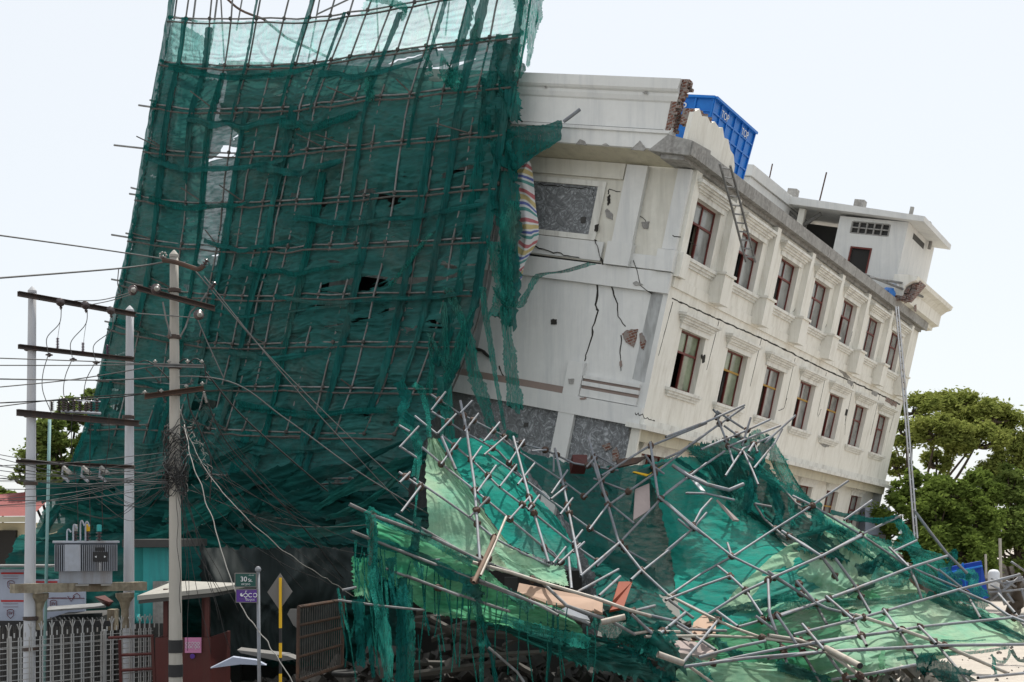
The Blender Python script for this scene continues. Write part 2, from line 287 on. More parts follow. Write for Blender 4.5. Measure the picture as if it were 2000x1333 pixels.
def cloth(rows, nu, nv, amp=.08, fu=6, fv=2, seed=0, front=V((0, -1, 0)), ragged=0.0, warp=.3, sag=0):
    """rows: list of rows of world points (same count each). Returns MB of a wrinkled sheet."""
    rows = [[V(p) for p in r] for r in rows]; nr = len(rows) - 1; nc = len(rows[0]) - 1
    g = []
    for j in range(nv + 1):
        v = j / nv
        line = [cr([rows[r][c] for r in range(nr + 1)], v * nr) for c in range(nc + 1)]
        g.append([cr(line, i / nu * nc) for i in range(nu + 1)])
    mb = MB(); mb.uv = []
    for j in range(nv + 1):
        for i in range(nu + 1):
            p = g[j][i]; u, v = i / nu, j / nv
            w1 = fbm(u * 2 + seed, v * 2, seed * 1.7, 2) * warp
            d = ridg((u + w1) * fu + seed, (v + w1 * .6) * fv, seed) * .65 + ridg((u - w1) * fu * 2.3, (v + w1) * fv * 2.1 + seed, 4.1) * .35
            q = p + front * (amp * (d - .2))
            if ragged:
                e = ragged
                ex = noise.noise(V((v * 30, seed, 1))) * e + noise.noise(V((v * 90, seed, 3))) * e * .6; ey = noise.noise(V((u * 30, seed, 5))) * e + noise.noise(V((u * 110, seed, 8))) * e * .7
                if i == 0 or i == nu: q = q + V((ex, 0, 0))
                if j == 0 or j == nv: q = q + V((0, 0, ey))
            mb.v.append(q); mb.uv.append((u, v))
    W = nu + 1
    for j in range(nv):
        for i in range(nu): mb.f.append((j*W+i, j*W+i+1, (j+1)*W+i+1, (j+1)*W+i))
    return mb
def ribbon(path, w0, w1, seed=0, n=30, wr=.3, side=None, frills=0):
    """a gathered strip of netting along a path, with width, twist and a frayed end"""
    path = [V(p) for p in path]; m = MB(); m.uv = []; k = len(path) - 1; cols = 7
    for j in range(n + 1):
        t = j / n; p = cr(path, t * k); q = cr(path, min(1, t + .03) * k); r = cr(path, max(0, t - .03) * k)
        d = (q - r).normalized(); s = side or d.cross(V((0, 1, 0)))
        if s.length < .05: s = V((1, 0, 0))
        s = s.normalized(); nrm = s.cross(d).normalized()
        wd = (w0 + (w1 - w0) * t) * (1 + .5 * noise.noise(V((t * 5, seed, 0)))); 
        for i in range(cols + 1):
            x = i / cols - .5; z = ridg(x * 4 + seed, t * 2.5, seed) * wr * wd
            e = (noise.noise(V((t * 40, seed + i, 2))) * .22 * wd) if i in (0, cols) else 0
            end = (noise.noise(V((i * 1.7, seed, 9))) * 1.2 * wd) if j == n else 0
            m.v.append(p + s * (x * wd + e) - nrm * z + d * end); m.uv.append((x, t))
    W = cols + 1
    for j in range(n):
        for i in range(cols): m.f.append((j*W+i, j*W+i+1, (j+1)*W+i+1, (j+1)*W+i))
    return m
def text_mesh(txt, size, font_y=0):
    c = bpy.data.curves.new('lettering', 'FONT'); c.body = txt; c.size = size; c.align_x = 'CENTER'; c.align_y = 'CENTER'; c.extrude = .004
    o = bpy.data.objects.new('lettering', c); col.objects.link(o)
    bpy.context.view_layer.update()
    me = bpy.data.meshes.new_from_object(o.evaluated_get(bpy.context.evaluated_depsgraph_get()))
    vs = [v.co.copy() for v in me.vertices]; fs = [tuple(p.vertices) for p in me.polygons]
    bpy.data.objects.remove(o); bpy.data.curves.remove(c); bpy.data.meshes.remove(me); return vs, fs
def put_text(txt, size, origin, ex, ez, m, parent, name='lettering', n=None):
    vs, fs = text_mesh(txt, size); mb = MB(); ex = V(ex).normalized(); ez = V(ez).normalized(); en = ex.cross(ez).normalized()
    mb.v = [V(origin) + ex * v.x + ez * v.y + en * v.z for v in vs]; mb.f = fs
    return mb.build(name, m, parent)

# ================================================================ the leaning building
TEND = 27.6; SEND = 17.2
bld = thing('leaning_building', (O_ + U_ * -10.5) * 1.0, 'white and cream four-storey building leaning sideways with cracked walls and broken parapet', 'building')
def part(mb, name, m, parent=None, **k): return mb.build(name, m, parent or bld, **k)

def facade(mb, s, t0, t1, h0, h1, holes, dep=.32):
    """window face wall at depth s with openings (t0,t1,h0,h1) and their reveals"""
    ts = sorted({t0, t1, *[x for q in holes for x in q[:2]]}); hs = sorted({h0, h1, *[x for q in holes for x in q[2:]]})
    for a, b in zip(ts, ts[1:]):
        for c, d in zip(hs, hs[1:]):
            if any(q[0] - .001 < (a+b)/2 < q[1] and q[2] < (c+d)/2 < q[3] for q in holes): continue
            mb.quad(B(s,a,c), B(s,b,c), B(s,b,d), B(s,a,d))
    for a, b, c, d in holes:
        e = s + dep
        mb.quad(B(s,a,c), B(s,a,d), B(e,a,d), B(e,a,c)); mb.quad(B(s,b,c), B(e,b,c), B(e,b,d), B(s,b,d))
        mb.quad(B(s,a,c), B(e,a,c), B(e,b,c), B(s,b,c)); mb.quad(B(s,a,d), B(s,b,d), B(e,b,d), B(e,a,d))
def grow(x, o=0): return x
rnd = random.Random(4)
M['curtain2'] = mat('beige_curtain', (.5, .46, .36), n=(.3, .27, .2), scale=10, stretch=(6, 6, .5)); M['curtain3'] = mat('dim_curtain', (.16, .17, .17), n=(.1, .1, .1), scale=10, stretch=(6, 6, .5))
def window(s, a, b, c, d, near=0, m='wood', opn=True, hood=True):
    e = s + .18; f = .06
    mb = MB()
    for q in ((a,a+f,c,d), (b-f,b,c,d), (a+f,b-f,c,c+f), (a+f,b-f,d-f,d), ((a+b)/2-.03,(a+b)/2+.03,c+f,d-f)): mb.bb(e, e+.07, *q)
    wd = part(mb, 'window', 'wood')
    hm = c + (d - c) * .62
    MB().bb(e-.01, e+.06, a+f, b-f, hm, hm+.06).build('transom', m, wd)
    mb = MB(); mid = (a + b) / 2; g = e + .035
    mb.quad(B(g,a+f,hm+.06), B(g,mid-.03,hm+.06), B(g,mid-.03,d-f), B(g,a+f,d-f))
    mb.quad(B(g,mid+.03,hm+.06), B(g,b-f,hm+.06), B(g,b-f,d-f), B(g,mid+.03,d-f))
    mb.quad(B(g,mid+.03,c+f), B(g,b-f,c+f), B(g,b-f,hm), B(g,mid+.03,hm))
    if not opn: mb.quad(B(g,a+f,c+f), B(g,mid-.03,c+f), B(g,mid-.03,hm), B(g,a+f,hm))
    mb.build('pane', 'pane2' if near else 'pane', wd)
    # curtain hanging inside
    mb = MB(); n = 14; x0 = (mid if opn else a) + rnd.choice([0, 0, .25]); 
    for i in range(n):
        p, q = x0 + (b - x0) * i / n, x0 + (b - x0) * (i + 1) / n; z = g + .12; k0, k1 = (.04 if i % 2 else 0), (0 if i % 2 else .04)
        mb.quad(B(z+k0,p,c), B(z+k1,q,c), B(z+k1,q,d-.1), B(z+k0,p,d-.1))
    mb.build('curtain', rnd.choice(['curtain', 'curtain', 'curtain2', 'curtain3']), wd)
    # sill: three stepped slabs; hood: surround, four stepped mouldings
    mb = MB(); 
    for o, h0, h1, x in ((.16, -.09, 0, .32), (.11, -.17, -.09, .27), (.06, -.25, -.17, .22)): mb.bb(s-o, s+.05, a-x, b+x, c+h0, c+h1)
    mb.build('sill', 'trim', wd)
    if hood:
        mb = MB()
        for o, h0, h1, x in ((.05, 0, .16, .2), (.10, .16, .22, .26), (.15, .22, .30, .32), (.21, .30, .36, .40), (.26, .36, .44, .46)): mb.bb(s-o, s+.05, a-x, b+x, d+h0, d+h1)
        mb.build('hood', 'trim', wd)
    return wd

W1 = [(.62+3.76*i, 2.48+3.76*i, 1.19, 2.86) for i in range(7)]
W2 = [(1.415+3.76*i, 3.275+3.76*i, -2.48, -.74) for i in range(7)]
W3 = [(1.2+3.76*i, 2.95+3.76*i, -6.35, -4.52) for i in range(7)]
mb = MB(); facade(mb, 0, 0, TEND, .18, 3.5, W1); facade(mb, 0, 0, TEND, -3.62, .18, W2); part(mb, 'wall', 'cream')
mb = MB(); facade(mb, .35, .1, TEND-.2, -10.5, -3.62, W3); part(mb, 'wall', 'cream')
for i, q in enumerate(W1): window(0, *q, opn=i not in (3, 5, 6))
for i, q in enumerate(W2): window(0, *q, near=(i < 2), m='yellowwood' if i in (1, 2, 3, 4) else 'wood', opn=i < 5)
for i, q in enumerate(W3): window(.35, *q, m='yellowwood' if i % 2 else 'wood', opn=i % 2 == 0)
# ledge between the lower floors, soffit, floor bands
part(MB().bb(-.12, .35, -.1, TEND+.35, -3.72, -3.55).bb(-.30, .35, -.28, TEND+.55, -3.86, -3.725), 'cornice', 'trim')
part(MB().bb(-.05, .34, 0, TEND, -4.2, -3.865), 'soffit', 'beige')
part(MB().bb(-.06, -.002, .1, TEND+.1, .24, .52), 'band', 'cream')
part(MB().bb(-.35, .6, -1.1, TEND, 3.62, 3.98).bb(-.12, .6, -1.0, TEND-.1, 3.5, 3.617), 'roof_slab', 'conc')
# pilasters with pedestals on the top floor
for i in range(8):
    t = -.02 + 3.76 * i if i else .03
    w_ = .34
    c_ = t + .0
    if i == 0: mb = MB().bb(-.10, -.002, .03, .42, .53, 3.5).bb(-.22, -.002, .0, .50, .53, 1.2)
    else: mb = MB().bb(-.22, -.002, c_-.95+.15, c_-.95+.15+w_, 1.22, 3.497).bb(-.42, -.002, c_-1.0, c_-.25, .30, 1.16).bb(-.47, -.002, c_-1.05, c_-.20, 1.162, 1.24)
    part(mb, 'pilaster', 'cream')
# long cracks on the window face
def crackline(pts, w0, w1, plane, off=.006, jag=.05, seed=0, m='crack', wedge=True):
    L = []
    pts = [V(plane(x, y)) for x, y in pts]; k = len(pts) - 1; n = max(6, int(sum((a-b).length for a, b in zip(pts, pts[1:])) * 8))
    nrm = -A_ if plane is RF else -B_
    mb = MB()
    if plane is LF: w0 *= .65; w1 *= .6
    for j in range(n + 1):
        t = j / n * k; i = min(int(t), k-1); f = t - i; p = pts[i].lerp(pts[i+1], f); d = (pts[i+1] - pts[i]).normalized(); s = d.cross(nrm)
        p = p + s * (noise.noise(V((t*9, seed, 1))) + .6*noise.noise(V((t*23, seed, 1)))) * jag
        ww = (w0 + (w1 - w0) * j / n) * (1 + .9 * noise.noise(V((t*13, seed, 6)))) * .5
        mb.v += [p + s * ww + nrm * off, p - s * ww + nrm * off, p + s * ww - nrm * .0, p - s * ww - nrm * .0]
    for j in range(n): a = 4 * j; mb.f += [(a, a+1, a+5, a+4), (a, a+4, a+6, a+2), (a+1, a+3, a+7, a+5)]
    return part(mb, 'crack', m)
crackline([(1312,583),(1400,623),(1500,667),(1610,722),(1700,762),(1758,790)], .035, .06, RF, seed=1, jag=.03)
for i, (a, b) in enumerate([((1314,590),(1286,695)), ((1404,628),(1380,723)), ((1487,662),(1465,755)), ((1553,700),(1533,790)), ((1614,728),(1596,812)), ((1667,752),(1650,830)), ((1718,770),(1700,850)), ((1750,795),(1737,845))]):
    crackline([a, b], .035, .02, RF, seed=i+3, jag=.012)
for i, pts in enumerate([[(1578,562),(1570,585),(1555,600),(1548,610)], [(1628,592),(1620,620),(1612,640)], [(1665,648),(1660,668)], [(1652,802),(1650,850)], [(1604,800),(1597,815)], [(1537,778),(1530,800),(1520,802)],
      [(1420,598),(1450,612),(1483,628)], [(1498,638),(1540,660)], [(1240,806),(1290,830),(1400,865)], [(1380,882),(1480,905),(1600,935),(1680,957)], [(1563,612),(1556,650)], [(1313,460),(1340,468),(1360,480)]]):
    crackline(pts, .03, .015, RF, seed=i+20, jag=.07)
def patch(pts, plane, m, name='broken_patch', off=.012, seed=0, jag=.06, n=5):
    """spalled plaster: jagged-edged piece of exposed core"""
    q = [V(plane(x, y)) for x, y in pts]; nrm = -A_ if plane is RF else -B_; out = []
    for i in range(len(q)):
        a, b = q[i], q[(i+1) % len(q)]
        for j in range(n):
            p = a.lerp(b, j / n); d = noise.noise(V((i * 3 + j * 1.3, seed, 2))) * jag; out.append(p + (b - a).normalized().cross(nrm) * d)
    c = sum(out, V()) / len(out); mb = MB(); mb.v = [c + nrm * off * .3] + [p + nrm * off for p in out] + [p - nrm * .02 for p in out]; k = len(out)
    for i in range(k): j = (i+1) % k; mb.f += [(0, 1+i, 1+j), (1+i, 1+k+i, 1+k+j, 1+j)]
    return part(mb, name, m)
for i, (pts, m) in enumerate([([(1637,722),(1648,724),(1664,742),(1650,738)], 'conc'), ([(1655,741),(1667,747),(1664,755),(1655,748)], 'conc'), ([(1703,762),(1715,767),(1712,775),(1702,770)], 'conc'), ([(1730,776),(1752,787),(1750,796),(1729,784)], 'brick'),
      ([(1677,627),(1688,623),(1686,638),(1673,640)], 'conc'), ([(1600,866),(1625,868),(1634,864),(1622,872),(1610,874)], 'conc'), ([(1370,695),(1377,693),(1376,708),(1371,710)], 'crack'), ([(1652,800),(1656,800),(1654,812),(1650,812)], 'crack')]):
    patch(pts, RF, m, seed=i)

M['dullcream'] = mat('dull_cream_plaster', (.70, .68, .61), n=(.6, .58, .5), scale=5, bump=.15, dirt=(.5, .48, .42))  # duller cream tone for the top storey of the street face
# ---- street face
LX = [B(0,0,0)]
mb = MB()
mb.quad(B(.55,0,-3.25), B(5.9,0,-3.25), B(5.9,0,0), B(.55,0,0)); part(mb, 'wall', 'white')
part(MB().quad(B(0,0.0,-3.62), B(.55,0,-3.62), B(.55,0,.2), B(0,0,.2)), 'corner_pier', 'white')
part(MB().quad(B(.17,-.004,-2.55), B(.56,-.004,-2.5), B(.52,-.004,-.0), B(.15,-.004,-.02)), 'bare_strip', 'render')
part(MB().bb(-.02, 17.1, -.12, -.002, 0, .58), 'floor_band', 'white')
part(MB().quad(B(2.3,-.001,.58), B(5.9,-.001,.58), B(5.9,-.001,.66), B(2.3,-.001,.64)).bb(0, 5.9, -.001, .1, .59, .6), 'floor_gap', 'crack')
# top storey wall, framed rough panel, pilaster, corner pier
part(MB().quad(B(0,0,.2), B(5.9,0,.2), B(5.9,0,4.0), B(0,0,4.0)), 'wall', 'dullcream')
part(MB().bb(2.3, 5.9, -.10, -.003, .68, 1.22).bb(.5, 1.3, -.10, -.003, .62, 1.0), 'base_band', 'white')
part(MB().bb(1.36, 2.02, -.16, -.003, 1.26, 3.47).bb(1.30, 2.10, -.24, -.003, .60, 1.25), 'pilaster', 'white')
part(MB().bb(0, .42, -.14, -.003, 1.22, 3.47).bb(-.05, .5, -.22, -.003, .60, 1.2), 'pilaster', 'white')
part(MB().bb(2.1, 5.9, -.10, -.003, 3.05, 3.5), 'top_band', 'dullcream')
part(MB().bb(2.62, 5.6, -.07, -.003, 2.80, 2.95).bb(2.62, 5.6, -.07, -.003, 1.25, 1.40).bb(2.62, 2.86, -.07, -.003, 1.402, 2.798), 'panel_frame', 'trim')
part(MB().quad(B(2.86,-.006,1.4), B(5.6,-.006,1.4), B(5.6,-.006,2.8), B(2.86,-.006,2.8)), 'rough_panel', 'swirl')
part(MB().quad(B(-.02,-.02,3.5), B(SEND,-.02,3.5), B(SEND,-1.0,3.72), B(-.02,-1.0,3.72)), 'soffit', 'beige')
# groove block, pier, beam and rough panels of the lower floors
part(MB().bb(.25, 2.08, -.10, -.002, -2.72, -2.62).bb(.25, 2.08, -.10, -.002, -2.92, -2.80).bb(.25, 2.08, -.10, -.002, -3.24, -3.02), 'grooved_ledge', 'white')
part(MB().bb(.25, 2.08, -.035, -.002, -2.795, -2.725).bb(.25, 2.08, -.035, -.002, -3.015, -2.925), 'groove', 'brown')
part(MB().bb(2.10, 2.63, -.14, -.002, -3.26, -2.28).bb(2.10, 2.63, -.14, -.002, -10.4, -3.80), 'pier', 'white')
part(MB().bb(.0, 7.2, -.16, -.002, -3.80, -3.262), 'floor_beam', 'white')
part(MB().bb(2.64, 7.2, -.09, -.002, -3.255, -3.06), 'worn_strip', 'brown')
part(MB().quad(B(0,0,-10.5), B(9.5,0,-10.5), B(9.5,0,-3.6), B(0,0,-3.6)), 'lower_wall', 'swirl')
part(MB().bb(-.05, .22, -.1, -.002, -7.6, -3.81), 'corner_pier', 'cream')
for i, (pts, a, b) in enumerate([([(1166,548),(1168,575),(1164,600),(1168,608),(1157,640),(1157,660),(1145,690),(1142,706)], .09, .05), ([(1192,550),(1198,575),(1205,600),(1208,620),(1222,638)], .06, .04),
     ([(1213,655),(1211,690),(1213,725)], .05, .03), ([(928,682),(945,686),(960,700)], .16, .05), ([(975,715),(980,730),(988,738)], .06, .03), ([(1015,755),(1060,768),(1085,772)], .03, .02),
     ([(1035,478),(1070,490),(1100,500),(1135,505)], .05, .03), ([(1165,470),(1172,490),(1180,520)], .025, .02), ([(1275,575),(1255,560),(1250,540),(1240,510)], .03, .02), ([(1188,380),(1190,370),(1212,375)], .05, .03),
     ([(1050,360),(1100,366),(1160,370)], .05, .04), ([(1158,372),(1160,388)], .04, .03), ([(1248,420),(1260,430),(1262,440)], .03, .03)]):
    crackline(pts, a, b, LF, off=.125 if i in (3,) else (.012 if i < 5 or i > 8 else .13), seed=40+i, jag=.06)
# spalls
for i, (pts, m, o) in enumerate([([(1215,652),(1225,645),(1246,643),(1242,665),(1237,679),(1222,668)], 'brick', .02), ([(1249,652),(1254,650),(1262,668),(1256,684),(1250,676)], 'brick', .02), ([(1076,624),(1087,624),(1087,634),(1076,634)], 'crack', .02),
     ([(1110,740),(1121,740),(1120,750),(1111,750)], 'conc', .16), ([(1132,778),(1145,776),(1145,780),(1134,781)], 'brown', .17), ([(1210,708),(1213,704),(1215,715),(1211,718)], 'brown', .02),
     ([(1186,408),(1196,418),(1196,430),(1184,424),(1182,412)], 'conc', .02), ([(1162,440),(1169,438),(1167,453),(1161,452)], 'crack', .08), ([(1186,385),(1191,380),(1192,396),(1187,402)], 'crack', .02), ([(1253,434),(1268,433),(1265,448),(1256,446)], 'conc', .02),
     ([(1236,553),(1243,549),(1256,557),(1240,558)], 'conc', .14), ([(1175,870),(1190,865),(1195,875),(1182,882)], 'brick', .02), ([(1196,880),(1204,874),(1210,890),(1206,900),(1197,902)], 'brick', .02), ([(1024,826),(1031,826),(1030,834),(1023,834)], 'dark', .02), ([(1134,424),(1144,424),(1143,436),(1134,436)], 'dark', .03)]):
    patch(pts, lambda x, y, o=o: LF(x, y, o), m, seed=60+i, jag=.03)

# walls behind the netting: unplastered frame with dark openings
mb = MB(); ops = []
for fl in range(3):
    h0 = .95 - 3.65 * fl
    for k in range(4): ops.append((6.9 + 2.6 * k, 8.3 + 2.6 * k, h0 + .2, h0 + 2.0))
ss = sorted({5.9, SEND, *[x for q in ops for x in q[:2]]}); hs = sorted({-15.0, 4.0, *[x for q in ops for x in q[2:]]})
for a, b in zip(ss, ss[1:]):
    for c, d in zip(hs, hs[1:]):
        if any(q[0] < (a+b)/2 < q[1] and q[2] < (c+d)/2 < q[3] for q in ops): continue
        mb.quad(B(a,0,c), B(b,0,c), B(b,0,d), B(a,0,d))
part(mb, 'wall', 'render')
part(MB().quad(B(SEND,0,-15), B(SEND,14,-15), B(SEND,14,4), B(SEND,0,4)).quad(B(SEND,14,-15), B(0,TEND,-12), B(0,TEND,4), B(SEND,14,4)), 'back_wall', 'render')
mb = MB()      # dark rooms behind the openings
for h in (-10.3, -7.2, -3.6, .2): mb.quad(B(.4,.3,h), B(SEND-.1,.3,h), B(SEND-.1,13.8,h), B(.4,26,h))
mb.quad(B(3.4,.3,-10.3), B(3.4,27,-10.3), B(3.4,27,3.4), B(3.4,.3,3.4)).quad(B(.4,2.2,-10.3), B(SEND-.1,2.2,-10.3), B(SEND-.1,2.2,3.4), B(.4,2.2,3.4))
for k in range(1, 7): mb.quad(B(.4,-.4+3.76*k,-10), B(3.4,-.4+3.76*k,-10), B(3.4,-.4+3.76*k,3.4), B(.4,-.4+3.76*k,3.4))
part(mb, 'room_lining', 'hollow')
part(MB().quad(B(.3,.2,3.97), B(SEND-.1,.2,3.97), B(SEND-.1,13.9,3.97), B(.3,26,3.97)), 'roof', 'conc')
# ---- parapet on the street side: moulded profile run along the face, broken off at the corner
prof = [(-.75,3.70),(-1.10,3.72),(-1.10,4.12),(-1.16,4.14),(-1.16,4.22),(-1.02,4.24),(-1.02,5.0),(-1.06,5.04),(-1.10,5.16),(-1.10,5.24),(-1.16,5.28),(-1.20,5.34),(-1.20,5.62),(-.72,5.62)]
mb = MB(); n = 26
def pend(i): return .40 + .10 * noise.noise(V((i * 1.9, 3, 1))) + (.28 if 5 <= i <= 6 else 0)
a = [B(pend(i), t, h) for i, (t, h) in enumerate(prof)]; b_ = [B(SEND, t, h + .02) for t, h in prof]
k = len(prof); mb.v = a + b_
for i in range(k): j = (i+1) % k; mb.f.append((i, j, k+j, k+i))
mb.f += [tuple(range(k)), tuple(reversed(range(k, 2*k)))]
par = part(mb, 'parapet', 'white')
mb = MB()     # brick core showing at the broken end
for j in range(16):
    for q in range(3):
        h = 4.25 + j * .088; x = .46 - .35 * max(0, h - 5.0) - rnd.random() * .16 - .03
        mb.bb(x, .6, -1.06 + q * .11, -.96 + q * .11 - .008, h, h + .08)
mb.build('brick_core', 'brick', par)
for i, pts in enumerate([[(1125,282),(1133,272),(1142,276),(1146,284)], [(1232,293),(1250,275),(1262,290),(1258,295)], [(1176,283),(1184,280),(1190,285)], [(1062,170),(1066,168),(1067,173)], [(1255,182),(1262,178),(1265,184)]]):
    patch(pts, lambda x, y: LF(x, y, 1.115 if y > 200 else 1.15), 'conc', name='chip', seed=80+i, jag=.02)
part(MB().bb(.6, 5.2, -1.165, -1.163, 4.225, 4.235), 'joint', 'crack')
# bare concrete corner under the break
part(MB().hexa([B(-.30,-1.15,3.60), B(.95,-1.13,3.66), B(.6,.2,3.6), B(-.30,.2,3.6), B(-.30,-1.15,4.0), B(.45,-1.13,4.12), B(.4,.2,4.1), B(-.30,.2,4.1)]), 'broken_corner', 'conc')
# leaning piece of side parapet left standing, jagged top
top = [(-1.05,4.45),(-1.0,4.80),(-.7,4.98),(-.45,4.86),(-.1,4.95),(.2,4.86),(.45,4.98),(.8,4.92),(1.05,5.0),(1.3,4.78),(1.6,4.82),(1.9,4.6),(2.2,4.55),(2.45,4.28),(2.5,3.99)]
poly = [B(-.12, -1.08, 3.99)] + [B(-.12, t, h) for t, h in top]
pp = part(MB().prism(poly, A_ * .13), 'parapet', 'cream')
mb = MB()
for i in range(46):
    t = -1.0 + i * .075; z = 4.98 - max(0, t - .3) * .45 if t > -.6 else 4.86
    z -= .14; mb.bb(-.10, .16 + rnd.random()*.1, t, t + .068, z - .25, z + .05 + rnd.random() * .14)
mb.build('brick_core', 'brick', pp)
# far end parapet fragment with cornice
prof2 = [(0,3.75),(-.28,3.82),(-.28,3.95),(-.55,4.05),(-.55,4.55),(-.75,4.75),(-.95,4.85),(-1.0,5.02),(-.5,5.04),(0,5.0)]
mb = MB(); mb.prism([B(s, 21.6, h) for s, h in prof2], B_ * 7.2)
fp = part(mb, 'parapet', 'cream')
mb = MB()
for j in range(15):
    for q in range(4): mb.bb(-.98 + q*.26, -.75 + q*.26, 21.35 + rnd.random()*.2 + (j*.05), 21.65 + j*.12, 3.9 + j*.075, 3.965 + j*.075)
mb.build('brick_core', 'brick', fp)
for pts in ([(1767,583),(1771,580),(1771,592),(1766,593)], [(1786,597),(1790,595),(1790,610),(1785,608)]): patch(pts, lambda x, y: RF(x, y, .57), 'brick', seed=5, jag=.02, name='chip')

# ---- rooftop rooms: penthouse at the far end
T = 22.0
mb = MB()
# street-side wall with a doorway and vent block
hole = [(1.35, 2.2, 4.0, 6.02)]; vent = (.75, 2.4, 6.62, 7.12)
for (a, b, c, d) in ((0,.75,3.98,7.3), (2.4,3.0,3.98,7.3), (.75,2.4,7.12,7.3), (.75,1.35,3.98,6.62), (2.2,2.4,3.98,6.62), (1.35,2.2,6.02,6.62)): mb.quad(B(a,T,c), B(b,T,c), B(b,T,d), B(a,T,d))
mb.quad(B(0,T,3.98), B(0,T+5,3.98), B(0,T+5,7.3), B(0,T,7.3)); mb.quad(B(3.0,T,3.98), B(3.0,T+5,3.98), B(3.0,T+5,7.3), B(3.0,T,7.3)); mb.quad(B(0,T+5,3.98), B(3,T+5,3.98), B(3,T+5,7.3), B(0,T+5,7.3))
ph = part(mb, 'penthouse', 'white')
MB().bb(1.30, 1.37, T-.03, T+.05, 4, 6.05).bb(2.18, 2.25, T-.03, T+.05, 4, 6.05).bb(1.37, 2.18, T-.03, T+.05, 5.98, 6.05).build('door_frame', 'wood', ph)
MB().quad(B(1.37,T+.08,4), B(2.18,T+.08,4), B(2.18,T+.08,6), B(1.37,T+.08,6)).build('doorway', 'hollow', ph)
mb = MB().quad(B(.75,T+.12,6.62), B(2.4,T+.12,6.62), B(2.4,T+.12,7.12), B(.75,T+.12,7.12)); mb.build('vent_back', 'dark', ph)
mb = MB()
for i in range(6): mb.bb(.75+i*.33-.03, .75+i*.33+.03, T-.02, T+.1, 6.62, 7.12)
for j in range(3): mb.bb(.79, 2.37, T-.01, T+.09, 6.60+j*.25, 6.65+j*.25)
mb.build('vent_block', 'conc', ph)
mb = MB().quad(B(-.004,T+1.1,6.85), B(-.004,T+3.2,6.85), B(-.004,T+3.2,7.1), B(-.004,T+1.1,7.1)); mb.build('side_vent', 'dark', ph)
mb = MB(); mb.hexa([B(-.75,T-.5,7.28), B(7.6,T-.5,7.62), B(7.6,T+4.9,7.62), B(-.75,T+4.9,7.28), B(-.75,T-.5,7.50), B(7.6,T-.5,8.0), B(7.6,T+4.9,8.0), B(-.75,T+4.9,7.50)]); mb.build('penthouse_roof', 'white', ph)
mb = MB(); 
for s in (6.2, 4.6): mb.bb(s, s+.28, T-.1, T+.15, 3.98, 7.45)
mb.build('column', 'cream', ph)
MB().quad(B(3.0,T+2.6,3.98), B(7.2,T+2.6,3.98), B(7.2,T+2.6,7.45), B(3,T+2.6,7.3)).quad(B(3.0,T,3.98), B(7.2,T,3.98), B(7.2,T+2.6,3.98), B(3,T+2.6,3.98)).build('open_bay', 'dark', ph)
mb = MB()
for s, hh in ((4.6, 7.3), (4.6, 7.2)): mb.tube([B(s+.1,T+.1,6.7), B(s+.9,T+.1,7.4)], .09, 6).tube([B(s+.1,T+.1,6.7), B(s-.7,T+.1,7.35)], .09, 6)
mb.build('bracket', 'conc', ph)
for i, (px, py, wd, hh) in enumerate([(1537,380,.42,.5), (1669,402,.44,.5), (1773,412,.14,.4), (1800,446,.34,.55), (1814,460,.13,.4)]):
    q = sh(hit(px, py, B_, O_ + B_ * (T if i < 3 else T+3.0)))
    MB().bb(q[0]-wd/2, q[0]+wd/2, q[1]+.5, q[1]+.5+wd, q[2]-.5, q[2]+hh-.1).build('column_stub', 'conc', ph)
q = sh(hit(1592, 395, B_, O_ + B_ * T)); MB().tube([B(q[0],T+.5,q[2]-.3), B(q[0]-.05,T+.5,q[2]+1.45)], .035, 5).build('rod', 'rust', ph)
# second rooftop room further left, behind the tank
T2 = 17.0
def s2(px, py, t=T2): return sh(hit(px, py, B_, O_ + B_ * t))
c1 = s2(1471, 326); 
rw = MB().bb(c1[0], c1[0]+2.6, T2, T2+8.0, 3.98, c1[2]-.45)
rr = part(rw, 'rooftop_room', 'cream')
MB().bb(c1[0]-.15, c1[0]+2.8, T2-.35, T2+8.3, c1[2]-.44, c1[2]).bb(c1[0]-.05, c1[0]+2.7, T2-.15, T2+8.1, c1[2]-.85, c1[2]-.46).build('parapet', 'white', rr)
patch([(1455,372),(1478,366),(1500,383),(1470,380)], lambda x, y: hit(x, y, A_, O_ + A_ * (c1[0]-.01)), 'conc', seed=9, name='chip')
MB().tube([B(c1[0]+.2,T2+2.5,c1[2]), B(c1[0]+.2,T2+2.5,c1[2]+.8)], .03, 5).build('rod', 'rust', rr)
part(MB().tube([B(-.2,17.5,4.05), B(-.45,23.2,4.9)], .05, 6).tube([B(-.1,17.2,4.1), B(-.7,24.2,4.6)], .05, 6), 'loose_pipe', 'oldtube')

# ---- blue roof tank
tk = thing('water_tank', B(.9, 1.5, 4.3), 'big blue panelled rooftop water tank behind the broken corner parapet', 'water tank')
s0, s1, t0, t1, h0, h1 = .5, 2.6, 1.4, 4.6, 4.28, 5.86
def TB(s, t, h): f = (h - h0) / (h1 - h0); g = 1 + .06 * f; return B((s0+s1)/2 + (s-(s0+s1)/2)*g, (t0+t1)/2 + (t-(t0+t1)/2)*g, h)
mb = MB().hexa([TB(s0,t0,h0), TB(s1,t0,h0), TB(s1,t1,h0), TB(s0,t1,h0), TB(s0,t0,h1), TB(s1,t0,h1), TB(s1,t1,h1), TB(s0,t1,h1)]); mb.build('tank_body', 'blue', tk)
mb = MB(); r_ = .05
for i in range(7):
    t = t0 + (t1-t0)*i/6; a, b = TB(s0, t, h0), TB(s0, t, h1); mb.hexa([a-A_*r_-B_*.025, a-B_*.025, a+B_*.025, a-A_*r_+B_*.025, b-A_*r_-B_*.025, b-B_*.025, b+B_*.025, b-A_*r_+B_*.025])
